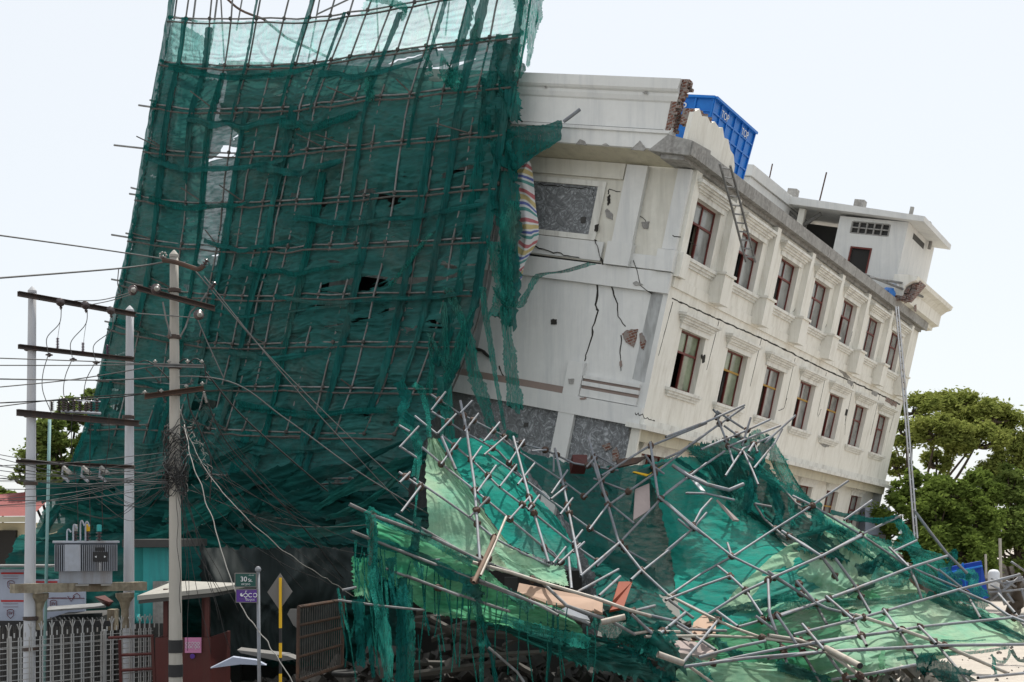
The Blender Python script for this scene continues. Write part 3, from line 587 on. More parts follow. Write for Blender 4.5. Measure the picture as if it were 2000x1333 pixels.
for i in range(5):
    s = s0 + (s1-s0)*i/4; a, b = TB(s, t0, h0), TB(s, t0, h1); mb.hexa([a-B_*r_-A_*.025, a-B_*r_+A_*.025, a+A_*.025, a-A_*.025, b-B_*r_-A_*.025, b-B_*r_+A_*.025, b+A_*.025, b-A_*.025])
for j in range(4):
    h = h0 + (h1-h0)*j/4*1.0 + .03
    for (p, q, o) in ((TB(s0,t0,h), TB(s0,t1,h), -A_*(r_-.005)), (TB(s0,t0,h), TB(s1,t0,h), -B_*(r_-.005))): mb.hexa([p, p+o, q+o, q, p+U_*.04, p+o+U_*.04, q+o+U_*.04, q+U_*.04])
mb.build('rib', 'blue', tk)
mb = MB(); 
for (p, q, o) in ((TB(s0,t0-.05,h1), TB(s0,t1,h1), -A_*.12), (TB(s0-.05,t0,h1), TB(s1,t0,h1), -B_*.12)): mb.hexa([p, p+o, q+o, q, p+U_*.07, p+o+U_*.07, q+o+U_*.07, q+U_*.07])
mb.build('rim', 'blue', tk)
put_text('TOP', .30, TB(s0,t0+.8,h1-.24)-A_*.07, B_, U_, 'signwhite', tk)
put_text('TOP', .30, TB(s0,t0+2.4,h1-.24)-A_*.07, B_, U_, 'signwhite', tk)
put_text('TOP', .38, TB(s0+1.1,t0,h1-.3)-B_*.08, -A_, U_, 'signwhite', tk)

bd = tag(MB().prism([RF(x, y, .3) for x, y in ((1736,568),(1745,563),(1750,574),(1747,582),(1737,580))], A_ * .3).build('blue_sack', 'blue'), 'small blue sack caught on the slab edge at the far roof corner', 'sack')
tag(MB().prism([RF(x, y, .35) for x, y in ((1752,551),(1757,550),(1756,562),(1751,562))], A_ * .2).build('white_bucket', 'signwhite'), 'small white bucket above the blue sack at the far roof corner', 'bucket')
# ---- ladders
def ladder(name, a, b, wv, w_, n, r, label, m='oldtube', broken=0):
    a, b = V(a), V(b); wv = V(wv).normalized()
    t = thing(name, a, label, 'ladder')
    for s in (-1, 1): MB().tube(smoothline([a+wv*w_*s*.5, (a+b)/2+wv*w_*s*.5+V((0,-.05,0)), b+wv*w_*s*.5*(1-broken*.3)], 4), r, 6).build('rail', m, t)
    for i in range(n):
        f = (i + .6) / n; p = a.lerp(b, f); MB().tube([p-wv*w_*.5, p+wv*w_*.5], r*.75, 5).build('rung', m, t)
    return t
ladder('ladder', RF(1466, 512, .75), RF(1416, 322, .75), B_ + U_*.2, .75, 11, .035, 'rusted steel ladder hanging off the roof slab over the upper windows')
a, b = RF(1752, 600, .75), RF(1772, 850, 1.4)
ladder('ladder', P(1789, 1052, 44), P(1752, 600, 52), (1, .1, 0), .10, 34, .035, 'long thin pale ladder standing at the far end of the cream facade', m='tube')

# striped plastic sheet between netting and wall
rows = [[LF(x, y, o) for x, y, o in r] for r in (
 [(1030,318,1.0),(1034,316,1.1),(1038,322,.9)], [(1003,350,1.0),(1022,352,1.2),(1043,360,.8)], [(1002,392,1.1),(1030,395,.9),(1049,412,.8)], [(1008,440,1.0),(1032,440,1.2),(1054,442,.8)],
 [(1015,470,1.0),(1030,480,1.1),(1052,470,.8)], [(1006,520,1.0),(1015,520,1.1),(1030,512,.9)], [(1002,555,1.0),(1008,560,1.1),(1020,545,1.0)], [(1001,600,1.1),(1004,602,1.1),(1008,600,1.1)])]
tag(cloth(rows, 16, 60, amp=.12, fu=2.5, fv=2, seed=3, front=-B_).build('plastic_sheet', 'stripes', smooth=True), 'striped red blue yellow plastic sheet hanging beside the top rough panel', 'sheet')

# ================================================================ the standing scaffold and its netting
CI = [0, 2, 6, 10, 15]
NR = [[(350,-60),(425,-60),(640,-70),(800,-80),(1062,-100)], [(338,38),(416,40),(611,38),(770,16),(1040,-32)], [(322,122),(408,130),(583,128),(735,107),(1025,68)],
 [(307,207),(385,215),(559,213),(700,196),(1008,165)], [(291,290),(375,300),(541,299),(684,287),(992,257)], [(275,385),(369,398),(520,396),(668,388),(978,362)],
 [(261,465),(362,478),(505,487),(650,480),(960,466)], [(243,550),(350,570),(480,580),(628,577),(945,571)], [(222,635),(335,660),(460,674),(607,670),(918,670)],
 [(200,735),(318,750),(440,755),(590,757),(880,762)], [(178,830),(295,832),(415,838),(565,845),(835,850)], [(140,925),(270,925),(385,925),(535,935),(810,935)],
 [(85,1010),(225,1010),(355,1015),(505,1030),(795,1010)], [(38,1090),(185,1100),(335,1112),(490,1125),(790,1075)]]
OFFS = [1.6]*9 + [1.65, 1.8, 2.3, 3.3, 4.2]
GR = []
for r, o in zip(NR, OFFS):
    k = [V(LF(x, y, o)) for x, y in r]; row = []
    for i in range(16):
        j = max(q for q in range(4) if CI[q] <= i); f = (i - CI[j]) / (CI[j+1] - CI[j]); row.append(cr(k, j + f))
    GR.append(row)
def NS(i, r, out=0):    # point on the net surface: pole index i, row r
    p = cr([cr(rw, i) for rw in GR[max(0, int(r)-1):int(r)+3]], r - max(0, int(r)-1)); return p - B_ * out
scaf = thing('standing_scaffold', NS(0, 11), 'tall bowed tube scaffold leaning with the building, shrouded in torn green netting', 'scaffold')
def sp(mb, name, m, **k): return mb.build(name, m, scaf, **k)
rnd = random.Random(9)
for i in range(16):
    last = 10.6 - .03 * i if i else 11.5
    pts = [NS(i, r * .5, .15 + .10 * noise.noise(V((i, r*.6, 5))) if i not in (0, 15) else -.05) + V((noise.noise(V((i, r*.2, 1)))*.05, 0, 0)) for r in range(0, int(last * 2) + 1)]
    if i == 15: pts = pts[:20]
    sp(MB().tube(pts, .030, 7), 'standard', 'midtube' if i not in (8, 10, 12) else 'oldtube', smooth=True)
for r in range(1, 12):
    i0, i1 = (0, 15)
    if r >= 10: i1 = 14
    def ledge(out, dz, i0=i0, i1=i1): return [NS(q * .5, r + dz + .04 * noise.noise(V((q*.4, r, 3))), out) for q in range(i0 * 2, i1 * 2 + 1)]
    lg = sp(MB().tube(ledge(.15 if r % 2 else .12, .0), .028, 6), 'ledger', 'midtube' if r % 3 else 'oldtube', smooth=True)
    for i in range(i0, i1 + 1): p = NS(i, r, .16); MB().lathe(p - U_*.06, U_, [(.035, 0), (.065, .03), (.06, .09), (.03, .12)], 7).build('coupler', 'darktube', lg)
    sp(MB().tube([p - U_ * (.10 + .05 * noise.noise(V((k*.7, r, 8)))) for k, p in enumerate(ledge(.24, .05))], .03, 5), 'ledger', 'darktube')
# stub ends poking out past the left edge
for (x0, y0, x1, y1) in ((271,206,308,211), (293,196,312,206), (223,284,292,290), (281,288,294,294), (253,379,276,382), (256,367,284,379), (218,459,260,466), (246,456,262,462), (218,546,245,552), (205,628,226,636), (330,32,345,36), (313,119,325,122)):
    sp(MB().tube([LF(x0, y0, 1.7), LF(x1 + 40, y1 + 6, 1.6)], .035, 6), 'transom', 'oldtube')
sp(MB().tube([LF(1101, 238, 1.6), LF(1120, 224, 1.6), LF(1133, 214, 1.6)], .05, 7).tube([LF(930,240,1.6), LF(1000,238,1.6)], .045, 6), 'transom', 'tube')
for k in range(20):   # transoms sticking out in front at random joints
    i, r = rnd.randint(1, 14), rnd.randint(3, 10); p = NS(i, r, .1); q = p + (A_ * rnd.uniform(.2, 1.0) + U_ * rnd.uniform(.1, .5) - B_ * rnd.uniform(.2, .6))
    sp(MB().tube([p - (q-p)*.25, q], .022, 5), 'transom', 'darktube')
# thin poles above the roof line on the far side of the net
for (x0, y0, x1, y1) in ((880,-20,870,70), (826,-20,855,110), (628,-20,600,130), (735,-20,742,160), (905,-20,935,60), (480,-40,462,60), (700,-10,620,28), (430,-30,438,120)):
    sp(MB().tube([LF(x0, y0, .4), LF(x1, y1, .4)], .028, 5), 'back_pole', 'oldtube')
sp(MB().tube(smoothline([LF(440,-5,1.5), LF(470,20,1.5), LF(515,38,1.6)], 4), .04, 5), 'transom', 'rust')
sp(MB().tube([LF(515,38,1.3), LF(560,75,1.0), LF(640,112,.9)], .045, 5), 'transom', 'rust')

def netgrid(r0, r1, nr, i0=0, i1=15, out=0.0, cols=16):
    return [[NS(i0 + (i1-i0)*c/(cols-1), r0 + (r1-r0)*q/nr, out) for c in range(cols)] for q in range(nr + 1)]
def bignet(rows, nu, nv, name, m, r0, r1, label, cat='netting', amp=.2, seed=1, rag=.1):
    """sheet tied at every ledger: bellies out between ties, fine creases fan from the knots"""
    mb = cloth(rows, nu, nv, amp=0, seed=seed, front=-B_, ragged=rag); W = nu + 1
    for j in range(nv + 1):
        v = r0 + (r1 - r0) * j / nv; fr = v - math.floor(v)
        for i in range(nu + 1):
            u = 15 * i / nu; fu_ = abs((u % 1) - .5) * 2
            belly = sin(pi * fr) ** .8 * (1.1 - .5 * fu_)
            wob = fbm(u * .35, v * .5, seed, 3)
            crease = ridg(u * .55 + wob * 2.2 + seed, v * 4.2 + wob * 3.5 + sin(u*1.3)*.4, seed) * .5 + ridg(u * 1.1 - wob * 2, v * 9.5 + wob * 4, seed + 4) * .28 + ridg(u*3 + v*1.2, v*2.4 + u, seed+7)*.22
            mb.v[j*W+i] = mb.v[j*W+i] - B_ * (amp * (belly * .55 + crease * .8 + wob * .5)) - U_ * (.10 * belly * sin(fr * pi))
    return tag(mb.build(name, m, smooth=True), label, cat)
bignet(netgrid(2.0, 12.9, 22), 380, 700, 'safety_net', 'net', 2.0, 12.9, 'huge dark green safety net shrouding the leaning scaffold below its second ledger', rag=.12)
bignet(netgrid(1.02, 2.05, 4), 260, 60, 'safety_net', 'nettop', 1, 2.05, 'pale see-through green net stretched above the roof line at the scaffold top', amp=.12, seed=5, rag=.05)
bignet(netgrid(-.2, 1.05, 3, 8.6, 15), 160, 60, 'safety_net', 'nettop', 0, 1.2, 'pale net remnant above the top ledger at the upper right of the scaffold', amp=.12, seed=7, rag=.15)
# second, looser layer drawn in bands: horizontal swags just over the ledgers
rnd = random.Random(21)
sw = []
for r in range(2, 12):
    for k in range(2):
        i0 = rnd.uniform(0, 4) + k * 5.5; i1 = min(14.8, i0 + rnd.uniform(4, 9)); rr = r + rnd.uniform(-.12, .3) + k*.15; n = 7
        path = [NS(i0 + (i1-i0)*q/n, rr + .18*sin(pi*q/n) * rnd.uniform(.5, 1.2), .34) for q in range(n + 1)]
        sw.append((path, rnd.uniform(.16, .5)))
scn = thing('net_layer', NS(7, 8), 'loose dark green net bands swagged and knotted along the standing scaffold bars', 'netting')
for k, (path, wd) in enumerate(sw): ribbon(path, wd*.7, wd*.5, seed=k, n=70, wr=.28, side=U_).build('swag', 'netfold' if k % 3 else 'netbunch', scn, smooth=True)
# gathered bunches following the poles
for k, (i, r0, r1, wd) in enumerate([(0.1,0,11,.55), (1.0,1,8,.5), (2.05,1.2,4.6,.5), (3.1,2.2,11,.45), (4,0,3.4,.22), (4.5,3,11.2,.4), (6,0,3,.3), (6.7,3,11,.5), (7.9,1,3.2,.22), (9.2,4.5,11.2,.55), (10.6,1.2,6,.35), (11.4,5,11,.5), (12.3,0,4.2,.3), (12.9,3.8,9.5,.6),
        (13.6,1,9,.5), (14.4,2,8.5,.7), (14.9,0,3,.55), (14.95,3,9.4,.55), (13.2,.6,3,.6), (2.4,9,12.4,.7), (5.6,9.5,12.6,.6), (8.3,10,12.4,.7), (11,9.6,11.8,.6), (.4,9,12.8,.8)]):
    n = 8; path = [NS(max(0, min(15, i + .12*noise.noise(V((q, k, 1))) - (.0))), r0 + (r1-r0)*q/n, .3) for q in range(n + 1)]
    ribbon(path, wd*.6, wd*.42, seed=k+40, n=110, wr=.3, side=A_).build('gathered_fold', 'netfold' if k % 3 else 'netbunch', scn, smooth=True)
# ragged ends and tufts at the top right corner and edge
for k, (pts, a, b) in enumerate([([(1045,-10),(1038,60),(1030,130)], .5, .12), ([(1012,-10),(1020,60),(1008,150)], .5, .1), ([(935,35),(925,70),(950,80)], .1, .35), ([(985,80),(990,160),(1000,235)], .9, .5), ([(955,150),(965,250),(985,330)], .9, .8),
        ([(975,330),(990,480),(990,640)], .9, .5), ([(985,600),(992,700),(1002,800)], .35, .55), ([(940,560),(960,700),(985,840)], .25, .12), ([(960,470),(975,560),(965,620)], .6, .5), ([(870,560),(905,640),(925,740),(962,845)], .35, .5), ([(865,590),(868,680),(872,760),(880,870)], .18, .3),
        ([(838,660),(842,720),(835,770)], .12, .25), ([(835,650),(860,700),(880,745)], .2, .12), ([(925,600),(900,650),(870,740)], .14, .18), ([(840,455),(790,520),(760,560)], .2, .15), ([(1155,514),(1100,530),(1050,538),(1030,570),(1010,600),(985,590),(965,560)], .25, .2), ([(905,640),(895,700),(868,750)], .25, .2),
        ([(995,390),(985,500),(990,600)], .5, .4), ([(720,140),(718,170),(722,195)], .3, .35), ([(835,100),(838,120),(845,135)], .35, .25), ([(865,130),(880,150),(900,165)], .6, .5), ([(690,-10),(788,14),(782,30)], .15, .3)]):
    ribbon([LF(x, y, 1.95) for x, y in pts], a, b, seed=k+90, n=60, wr=.35, side=A_ if abs(pts[-1][1]-pts[0][1]) > 40 else U_).build('torn_strip', 'rag' if k not in (3, 4, 5) else 'netbunch', scn, smooth=True)
# flag of netting on a stub
rows = [[LF(985,250,1.7), LF(1010,247,1.6), LF(1050,247,1.6), LF(1100,237,1.6)], [LF(988,285,1.7), LF(1015,275,1.5), LF(1055,265,1.4), LF(1100,252,1.6)], [LF(992,325,1.7), LF(1020,300,1.5), LF(1060,285,1.5), LF(1099,266,1.6)], [LF(1000,350,1.7), LF(1025,325,1.6), LF(1062,298,1.5), LF(1098,277,1.6)]]
tag(cloth(rows, 40, 30, amp=.15, fu=2, fv=2, seed=2, front=-B_, ragged=.04).build('net_flap', 'netbunch', smooth=True), 'triangular green net flap stretched right onto a bent tube under the parapet', 'netting')
tag(cloth([[NS(i, r, -1.1) for i in (0, 1.2, 2.4, 3.6)] for r in (6.3, 8, 9.5, 11, 12.4)], 60, 120, amp=.2, fu=3, fv=8, seed=17, front=-B_, ragged=.15).build('safety_net', 'netfold', smooth=True), 'inner dark net behind the lower left part of the standing scaffold', 'netting')
tag(cloth([[NS(i, r, -1.1) for i in (0, .6, 1.2, 1.7)] for r in (2.1, 3.5, 5, 6.4)], 30, 80, amp=.2, fu=2, fv=6, seed=18, front=-B_, ragged=.15).build('safety_net', 'netfold', smooth=True), 'inner dark net behind the upper left edge of the standing scaffold', 'netting')
# return of the scaffold round the left end of the building
rows = [[NS(0, r) + B_ * q for q in (0, .9, 1.9)] for r in (1.0, 3, 5, 7, 9, 11)]
tag(cloth(rows, 24, 200, amp=.2, fu=3, fv=14, seed=8, front=A_, ragged=.1).build('safety_net', 'netbunch', smooth=True), 'dark end net closing the left side of the scaffold', 'netting')
for q in (.9, 1.9): sp(MB().tube([NS(0, r) + B_ * q for r in range(0, 12)], .035, 6), 'standard', 'oldtube')
# heaped folds at the foot of the net, left of the street sign
rnd = random.Random(5)
for k in range(46):
    x0 = rnd.uniform(60, 760); y0 = rnd.uniform(940, 1100); L_ = rnd.uniform(70, 240); dy = rnd.uniform(-90, 60)
    o = 2.6 + (y0 - 900) / 90
    ribbon([LF(x0, y0, o+.3), LF(x0 + L_*.5, y0 + dy*.5 + rnd.uniform(-6, 16), o+.6), LF(x0 + L_, y0 + dy, o+.2)], rnd.uniform(.15, .7), rnd.uniform(.1, .5), seed=k+200, n=36, wr=.3, side=U_).build('fallen_fold', 'netdk2' if k % 3 else 'netdk', scn, smooth=True)

# dark lower skirt: the net pulled forward over the shopfronts and hanging down
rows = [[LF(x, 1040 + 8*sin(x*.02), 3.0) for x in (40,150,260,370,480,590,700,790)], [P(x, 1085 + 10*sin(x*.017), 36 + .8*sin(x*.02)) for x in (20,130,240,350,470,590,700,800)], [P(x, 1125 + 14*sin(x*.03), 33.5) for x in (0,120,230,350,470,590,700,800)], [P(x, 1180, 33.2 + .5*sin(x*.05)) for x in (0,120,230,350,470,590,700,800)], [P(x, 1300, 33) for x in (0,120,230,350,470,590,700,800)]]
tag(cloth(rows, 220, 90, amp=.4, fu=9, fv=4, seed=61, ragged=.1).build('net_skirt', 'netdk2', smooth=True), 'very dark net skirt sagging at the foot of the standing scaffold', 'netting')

# ================================================================ the collapsed scaffold
CP = [(700,1000,25),(700,1200,24),(800,1000,26),(840,870,28.5),(830,760,31),(1000,1080,26),(950,1000,27.2),(950,1150,25),(1100,1200,24.8),(1200,1200,24.5),(1300,1290,24),(1230,1050,29.5),(1150,950,31),(1090,900,31.5),(1000,840,31.8),(1150,860,32.5),(1300,900,32),(1440,830,33.5),(1550,850,34.5),
 (1500,1000,31.5),(1350,1100,30),(1600,1100,28.5),(1700,1030,31),(1800,1030,32.5),(2000,1160,31),(2000,1250,27),(1700,1300,24),(1450,1300,24),(1900,1330,25),(1500,1200,26.5),(1380,1180,27.5),(1100,1060,28.2),(1800,1150,29),(1900,1100,32),(1550,1130,28),(880,850,30),(700,1333,24),(1200,1333,24.3)]
def D(px, py):
    s = w_ = 0
    for x, y, d in CP:
        k = 1 / (((px-x)**2 + (py-y)**2 * 1.4) + 2600) ** 1.5; s += k * d; w_ += k
    return s / w_
def Q(px, py, off=0): return P(px, py, D(px, py) + off)
def zz(ox, oy, sc_):
    return lambda pts: [(ox + x / sc_, oy + y / sc_) for x, y in pts]
z7, z8, z2, z3 = zz(780, 740, 2.8983), zz(1300, 780, 2.8983), zz(1160, 1000, 3.7037), zz(1500, 1000, 4.0)
# each tube: traced axis, depth offset from the sheet (negative: in front), radius
TL = []; TR = []
def L_(z, pts, off=-.25, r=.05, m='tube', dst=None): (TL if dst is None else dst).append((z(pts), off, r, m))
for p in ([(345,125),(380,290),(425,600),(455,1020)], [(645,330),(740,690),(845,1040)], [(880,395),(930,610),(1030,1110)], [(1070,335),(1140,580),(1240,920),(1370,1085),(1520,1225),(1739,1333)], [(1100,480),(1145,620),(1185,700)],
          [(1420,360),(1465,665),(1660,840),(1739,895)], [(240,330),(320,515)]): L_(z7, p, -.35, .058)
for p in ([(180,90),(345,200),(600,330)], [(180,185),(380,310),(560,410),(700,565),(860,685)], [(88,212),(215,315)], [(240,320),(420,470),(560,610),(750,755),(985,940),(1130,1040)], [(128,388),(235,480),(430,635),(630,800),(800,940),(915,1040)],
          [(80,565),(250,680),(410,795),(540,905),(700,990),(850,1060)], [(0,530),(120,615)], [(660,360),(830,405),(990,480),(1240,520)], [(570,330),(670,410),(920,575),(1045,668)], [(500,425),(700,565),(850,685),(1080,850),(1250,950),(1400,1035)],
          [(1110,430),(1230,500)], [(1100,565),(1300,640)], [(1180,700),(1330,820)], [(800,935),(870,985),(915,1040)], [(5,385),(110,455)], [(0,265),(60,300)]): L_(z7, p, -.12, .046)
for p in ([(215,312),(322,200)], [(370,300),(448,197)], [(345,195),(412,125)], [(180,180),(262,75)], [(235,485),(348,337)], [(408,465),(465,385)], [(480,432),(605,325)], [(478,355),(568,247)], [(400,782),(508,672)], [(440,642),(547,492)], [(568,612),(664,487)], [(622,797),(746,660)],
          [(620,478),(708,345)], [(670,600),(765,480)], [(858,682),(948,608)], [(860,652),(952,518)], [(910,770),(982,675)], [(980,932),(1037,857)], [(985,985),(1048,925)], [(870,1045),(942,953)], [(1058,502),(1112,440)], [(730,745),(792,660)], [(10,755),(120,610)], [(0,590),(60,530)], [(0,390),(110,270)],
          [(1040,672),(1190,530)], [(1075,855),(1190,700)], [(750,410),(832,403)], [(875,430),(873,530)]): L_(z7, p, -.4, .044)
for p in ([(1145,550),(1400,390),(1739,252)], [(1195,708),(1440,540),(1739,310)], [(1115,1062),(1255,920),(1500,660),(1739,478)], [(1025,1118),(1250,925)], [(1375,1090),(1540,960),(1660,850),(1739,760)], [(1310,1140),(1380,1075)], [(1008,1208),(1240,1080)], [(1390,430),(1430,490),(1500,540)], [(1545,490),(1739,590)], [(1620,650),(1739,650)],
          [(900,1050),(1025,935)], [(958,1005),(975,1190)], [(1130,1230),(1250,1120)]): L_(z7, p, -.3, .052)
L_(z7, [(415,1040),(620,1095),(830,1160),(1100,1240),(1300,1310),(1420,1345)], -.8, .062, 'tube2'); L_(z7, [(450,1140),(650,1220),(800,1285),(900,1340)], -.7, .055, 'oldtube')
L_(z7, [(540,895),(480,1030),(420,1155)], -1.1, .075, 'rust2'); L_(z7, [(605,782),(530,960),(460,1115)], -.9, .05, 'tube2'); L_(z7, [(180,1028),(350,1012),(520,1020)], -.3, .035)
FR = zz(660, 960, 3.574)
for p, r, m in (([(80,90),(250,170),(640,310),(1000,490),(1430,640),(1600,800),(1860,890)], .065, 'oldtube'), ([(95,280),(380,395),(700,520),(1000,640),(1350,770),(1760,925)], .06, 'oldtube'), ([(400,160),(640,290),(880,430),(1100,520)], .05, 'oldtube'), ([(30,690),(130,670)], .045, 'tube'),
                ([(240,140),(235,330),(225,520)], .07, 'rust2'), ([(0,760),(300,800),(600,830)], .04, 'oldtube'), ([(330,540),(600,640),(900,740),(1200,840)], .05, 'oldtube'), ([(480,590),(850,730)], .05, 'oldtube'), ([(1050,1090),(1250,1260),(1300,1333)], .05, 'oldtube')): L_(FR, p, -.5, r, m)
R_ = lambda z, p, off=-.3, r=.055, m='tube': L_(z, p, off, r, m, TR)
for p in ([(0,215),(250,120),(447,33)], [(0,335),(80,300),(300,145),(445,45)], [(285,85),(345,240),(385,360)], [(290,68),(440,165)], [(330,150),(430,222)], [(200,285),(450,180),(592,115)], [(350,270),(520,200),(650,150)], [(432,265),(482,105)], [(500,392),(620,245),(660,170)], [(560,250),(735,92)],
          [(338,435),(440,280),(590,215)], [(438,290),(490,400),(525,485)], [(120,532),(230,535),(390,572)], [(505,592),(600,610)], [(155,715),(200,630),(262,562)], [(0,580),(155,715),(375,890),(610,1005),(840,1145)], [(0,862),(150,738)], [(0,535),(130,435),(335,295)], [(350,815),(375,892)],
          [(385,888),(580,760),(780,635),(1035,462)], [(0,1138),(200,1060),(370,1000)], [(20,1112),(200,990),(360,900)], [(295,945),(370,1005),(455,1085),(548,1225)], [(455,1085),(610,1010),(880,890),(1100,770),(1335,658)], [(660,750),(780,820),(880,888)], [(720,548),(830,602),(1110,770),(1370,945),(1660,1070),(1739,1112)],
          [(958,900),(1075,1062),(1158,1205)], [(1265,840),(1375,945)], [(350,260),(440,300),(500,350)], [(1010,685),(1168,573)], [(1290,862),(1422,800)], [(70,680),(150,745)], [(270,60),(300,90)]): R_(z8, p, -.35, .052)
R_(z8, [(40,375),(130,435),(230,482),(360,515),(440,482)], -.6, .085); R_(z8, [(470,300),(500,250),(520,300)], -.7, .07)
R_(z8, [(500,590),(560,680),(690,795)], .1, .05, 'oldtube'); R_(z8, [(650,490),(740,590),(830,640)], .1, .05, 'oldtube'); R_(z8, [(1370,930),(1410,1010),(1440,1100)], .0, .05, 'oldtube'); R_(z8, [(880,885),(940,960),(975,1030)], .1, .05, 'oldtube')
R_(z3, [(1150,0),(1260,150),(1400,330),(1555,480)], -.4, .065, 'tube')
for p, m in (([(0,612),(250,712),(580,790),(690,855)], 'tube'), ([(370,903),(850,897),(1450,922),(1650,970)], 'tube2'), ([(650,1120),(1100,1060),(1650,1012),(2100,985)], 'tube'), ([(760,1052),(1050,975),(1240,935)], 'tube'), ([(780,1110),(1100,1040),(1450,970),(1650,935),(2050,880)], 'tube'), ([(1040,835),(1270,770),(1590,665),(1890,555),(2020,505)], 'tube'),
             ([(820,745),(1090,575),(1290,485)], 'tube'), ([(640,1095),(780,930),(900,782)], 'tube'), ([(470,890),(660,730)], 'tube'), ([(690,1120),(860,1240)], 'tube2'), ([(690,850),(960,862)], 'oldtube'), ([(290,882),(400,865),(620,868)], 'tube2'), ([(600,825),(760,920),(880,1000)], 'oldtube'), ([(530,600),(790,735),(1010,840),(1240,920),(1450,945),(1620,1000)], 'tube2'),
             ([(270,740),(420,880)], 'tube'), ([(130,795),(300,890)], 'oldtube'), ([(280,720),(440,680)], 'tube'), ([(545,640),(720,770)], 'oldtube')): R_(z2, p, -.45, .055, m)
for p, m, r in (([(0,465),(170,580),(350,700),(460,755),(680,810)], 'tube', .06), ([(680,805),(1000,905),(1310,1015),(1880,1262)], 'tube2', .072), ([(1300,1045),(2060,1035)], 'tube', .06), ([(0,848),(350,725),(680,605),(1100,440),(1400,345)], 'tube', .058), ([(200,960),(650,850),(900,780),(1500,605),(1970,490)], 'tube', .058), ([(180,1055),(1000,930),(1180,900),(1880,830),(2060,812)], 'tube', .058),
             ([(0,1145),(430,1095),(1300,1048)], 'tube', .058), ([(0,965),(230,1000),(450,1065),(725,1205)], 'tube2', .07), ([(430,1080),(600,1190),(790,1335)], 'tube2', .065), ([(500,1312),(830,1260),(1150,1195)], 'tube', .055), ([(1640,1297),(2060,1255)], 'tube', .055), ([(1370,910),(1490,610),(1740,715),(1880,810),(2060,880)][1:], 'tube', .058), ([(0,530),(410,350),(730,188)], 'tube', .055),
             ([(110,150),(260,250),(415,345)], 'tube', .055), ([(1330,450),(1520,600)], 'tube', .05), ([(950,280),(1100,430)], 'tube', .05), ([(1240,410),(1330,460)], 'tube', .045)): R_(z3, p, -.55, r, m)
for p in ([(220,540),(360,700)], [(455,660),(665,840)], [(530,370),(690,590)], [(65,800),(220,1030)], [(268,878),(440,1080)], [(905,765),(1015,915)], [(1180,895),(1315,1030)], [(1800,640),(1930,790)], [(0,530),(15,830)], [(0,760),(60,930)]): R_(z3, p, -.85, .055, 'tube')
for p in ([(360,700),(460,880)], [(665,840),(770,1045)], [(690,590),(795,790)], [(220,1030),(320,1180),(410,1335)], [(440,1080),(540,1220),(640,1335)], [(1015,915),(1100,1050),(1170,1145)], [(1315,1030),(1440,1180),(1570,1335)], [(1930,790),(2020,920)], [(15,830),(90,1000),(150,1190)], [(1100,430),(1160,560),(1200,680)], [(1540,620),(1660,830)], [(415,345),(540,520)]): R_(z3, p, -.2, .055, 'oldtube')
for p in ([(1170,755),(1310,855)], [(888,718),(1040,830)], [(1465,503),(1590,640)]): R_(z2, p, -.7, .055, 'tube')
M['rust2'] = mat('rusty_tube', (.22, .15, .11), n=(.12, .07, .05), rough=.8, scale=8)
cl = thing('collapsed_scaffold', (-.5, 29, .2), 'tangled lattice of fallen silver tubes sagging against the rough street face', 'scaffold', 'fallen scaffold lattices')
cr_ = thing('collapsed_scaffold', (7, 28, .2), 'wide lattice of fallen silver tubes sloping down from the facade to the right', 'scaffold', 'fallen scaffold lattices')
rnd = random.Random(3); allp = []
def dense(px):      # long tubes bow with the heap they lie on
    out = [px[0]]
    for a, b in zip(px, px[1:]):
        n = max(1, int(math.hypot(b[0]-a[0], b[1]-a[1]) / 90))
        out += [(a[0] + (b[0]-a[0])*k/n, a[1] + (b[1]-a[1])*k/n) for k in range(1, n+1)]
    return out
def addtubes(T, root):
    for px, off, r, m in T:
        off += rnd.uniform(-.06, .06) - .1; r *= .55; w = [Q(x, y, off) for x, y in dense(px)]
        w = smoothline([Q(x, y, off) for x, y in px], 5) if (len(px) > 4 and px[3][0] - px[0][0] > 90 and r > .05 and m == 'tube' and off < -.6 and abs(px[0][1] - 909.4) < 1) else w
        n = len(w); mb = MB().tube(w, r, 9, cap=False)
        o = mb.build('tube', m, root, smooth=True)
        mb = MB()
        for a, b in ((w[0], w[1]), (w[-1], w[-2])):       # hollow ends: inner wall and dark plug a little way in
            d = (b - a).normalized(); mb.lathe(a + d * .05, d, [(r * .86, 0), (r * .86, .01)], 9)
        mb.build('bore', 'black', o)
        allp.append([(x, y) for x, y in px])
addtubes(TL, cl); addtubes(TR, cr_)
# couplers where tubes cross
def crossings(T):
    S = []
    for k, (px, off, r, m) in enumerate(T):
        for a, b in zip(px, px[1:]): S.append((k, a, b))
    out = []
    for i in range(len(S)):
        for j in range(i+1, len(S)):
            if S[i][0] == S[j][0]: continue
            (x1,y1),(x2,y2) = S[i][1:]; (x3,y3),(x4,y4) = S[j][1:]
            d = (x2-x1)*(y4-y3)-(y2-y1)*(x4-x3)
            if abs(d) < 1e-6: continue
            t = ((x3-x1)*(y4-y3)-(y3-y1)*(x4-x3))/d; u = ((x3-x1)*(y2-y1)-(y3-y1)*(x2-x1))/d
            if 0 <= t <= 1 and 0 <= u <= 1:
                q = (x1+t*(x2-x1), y1+t*(y2-y1))
                if all((q[0]-a)**2+(q[1]-b)**2 > 160 for a, b, _ in out): out.append((q[0], q[1], (T[S[i][0]][1] + T[S[j][0]][1]) / 2))
    return out
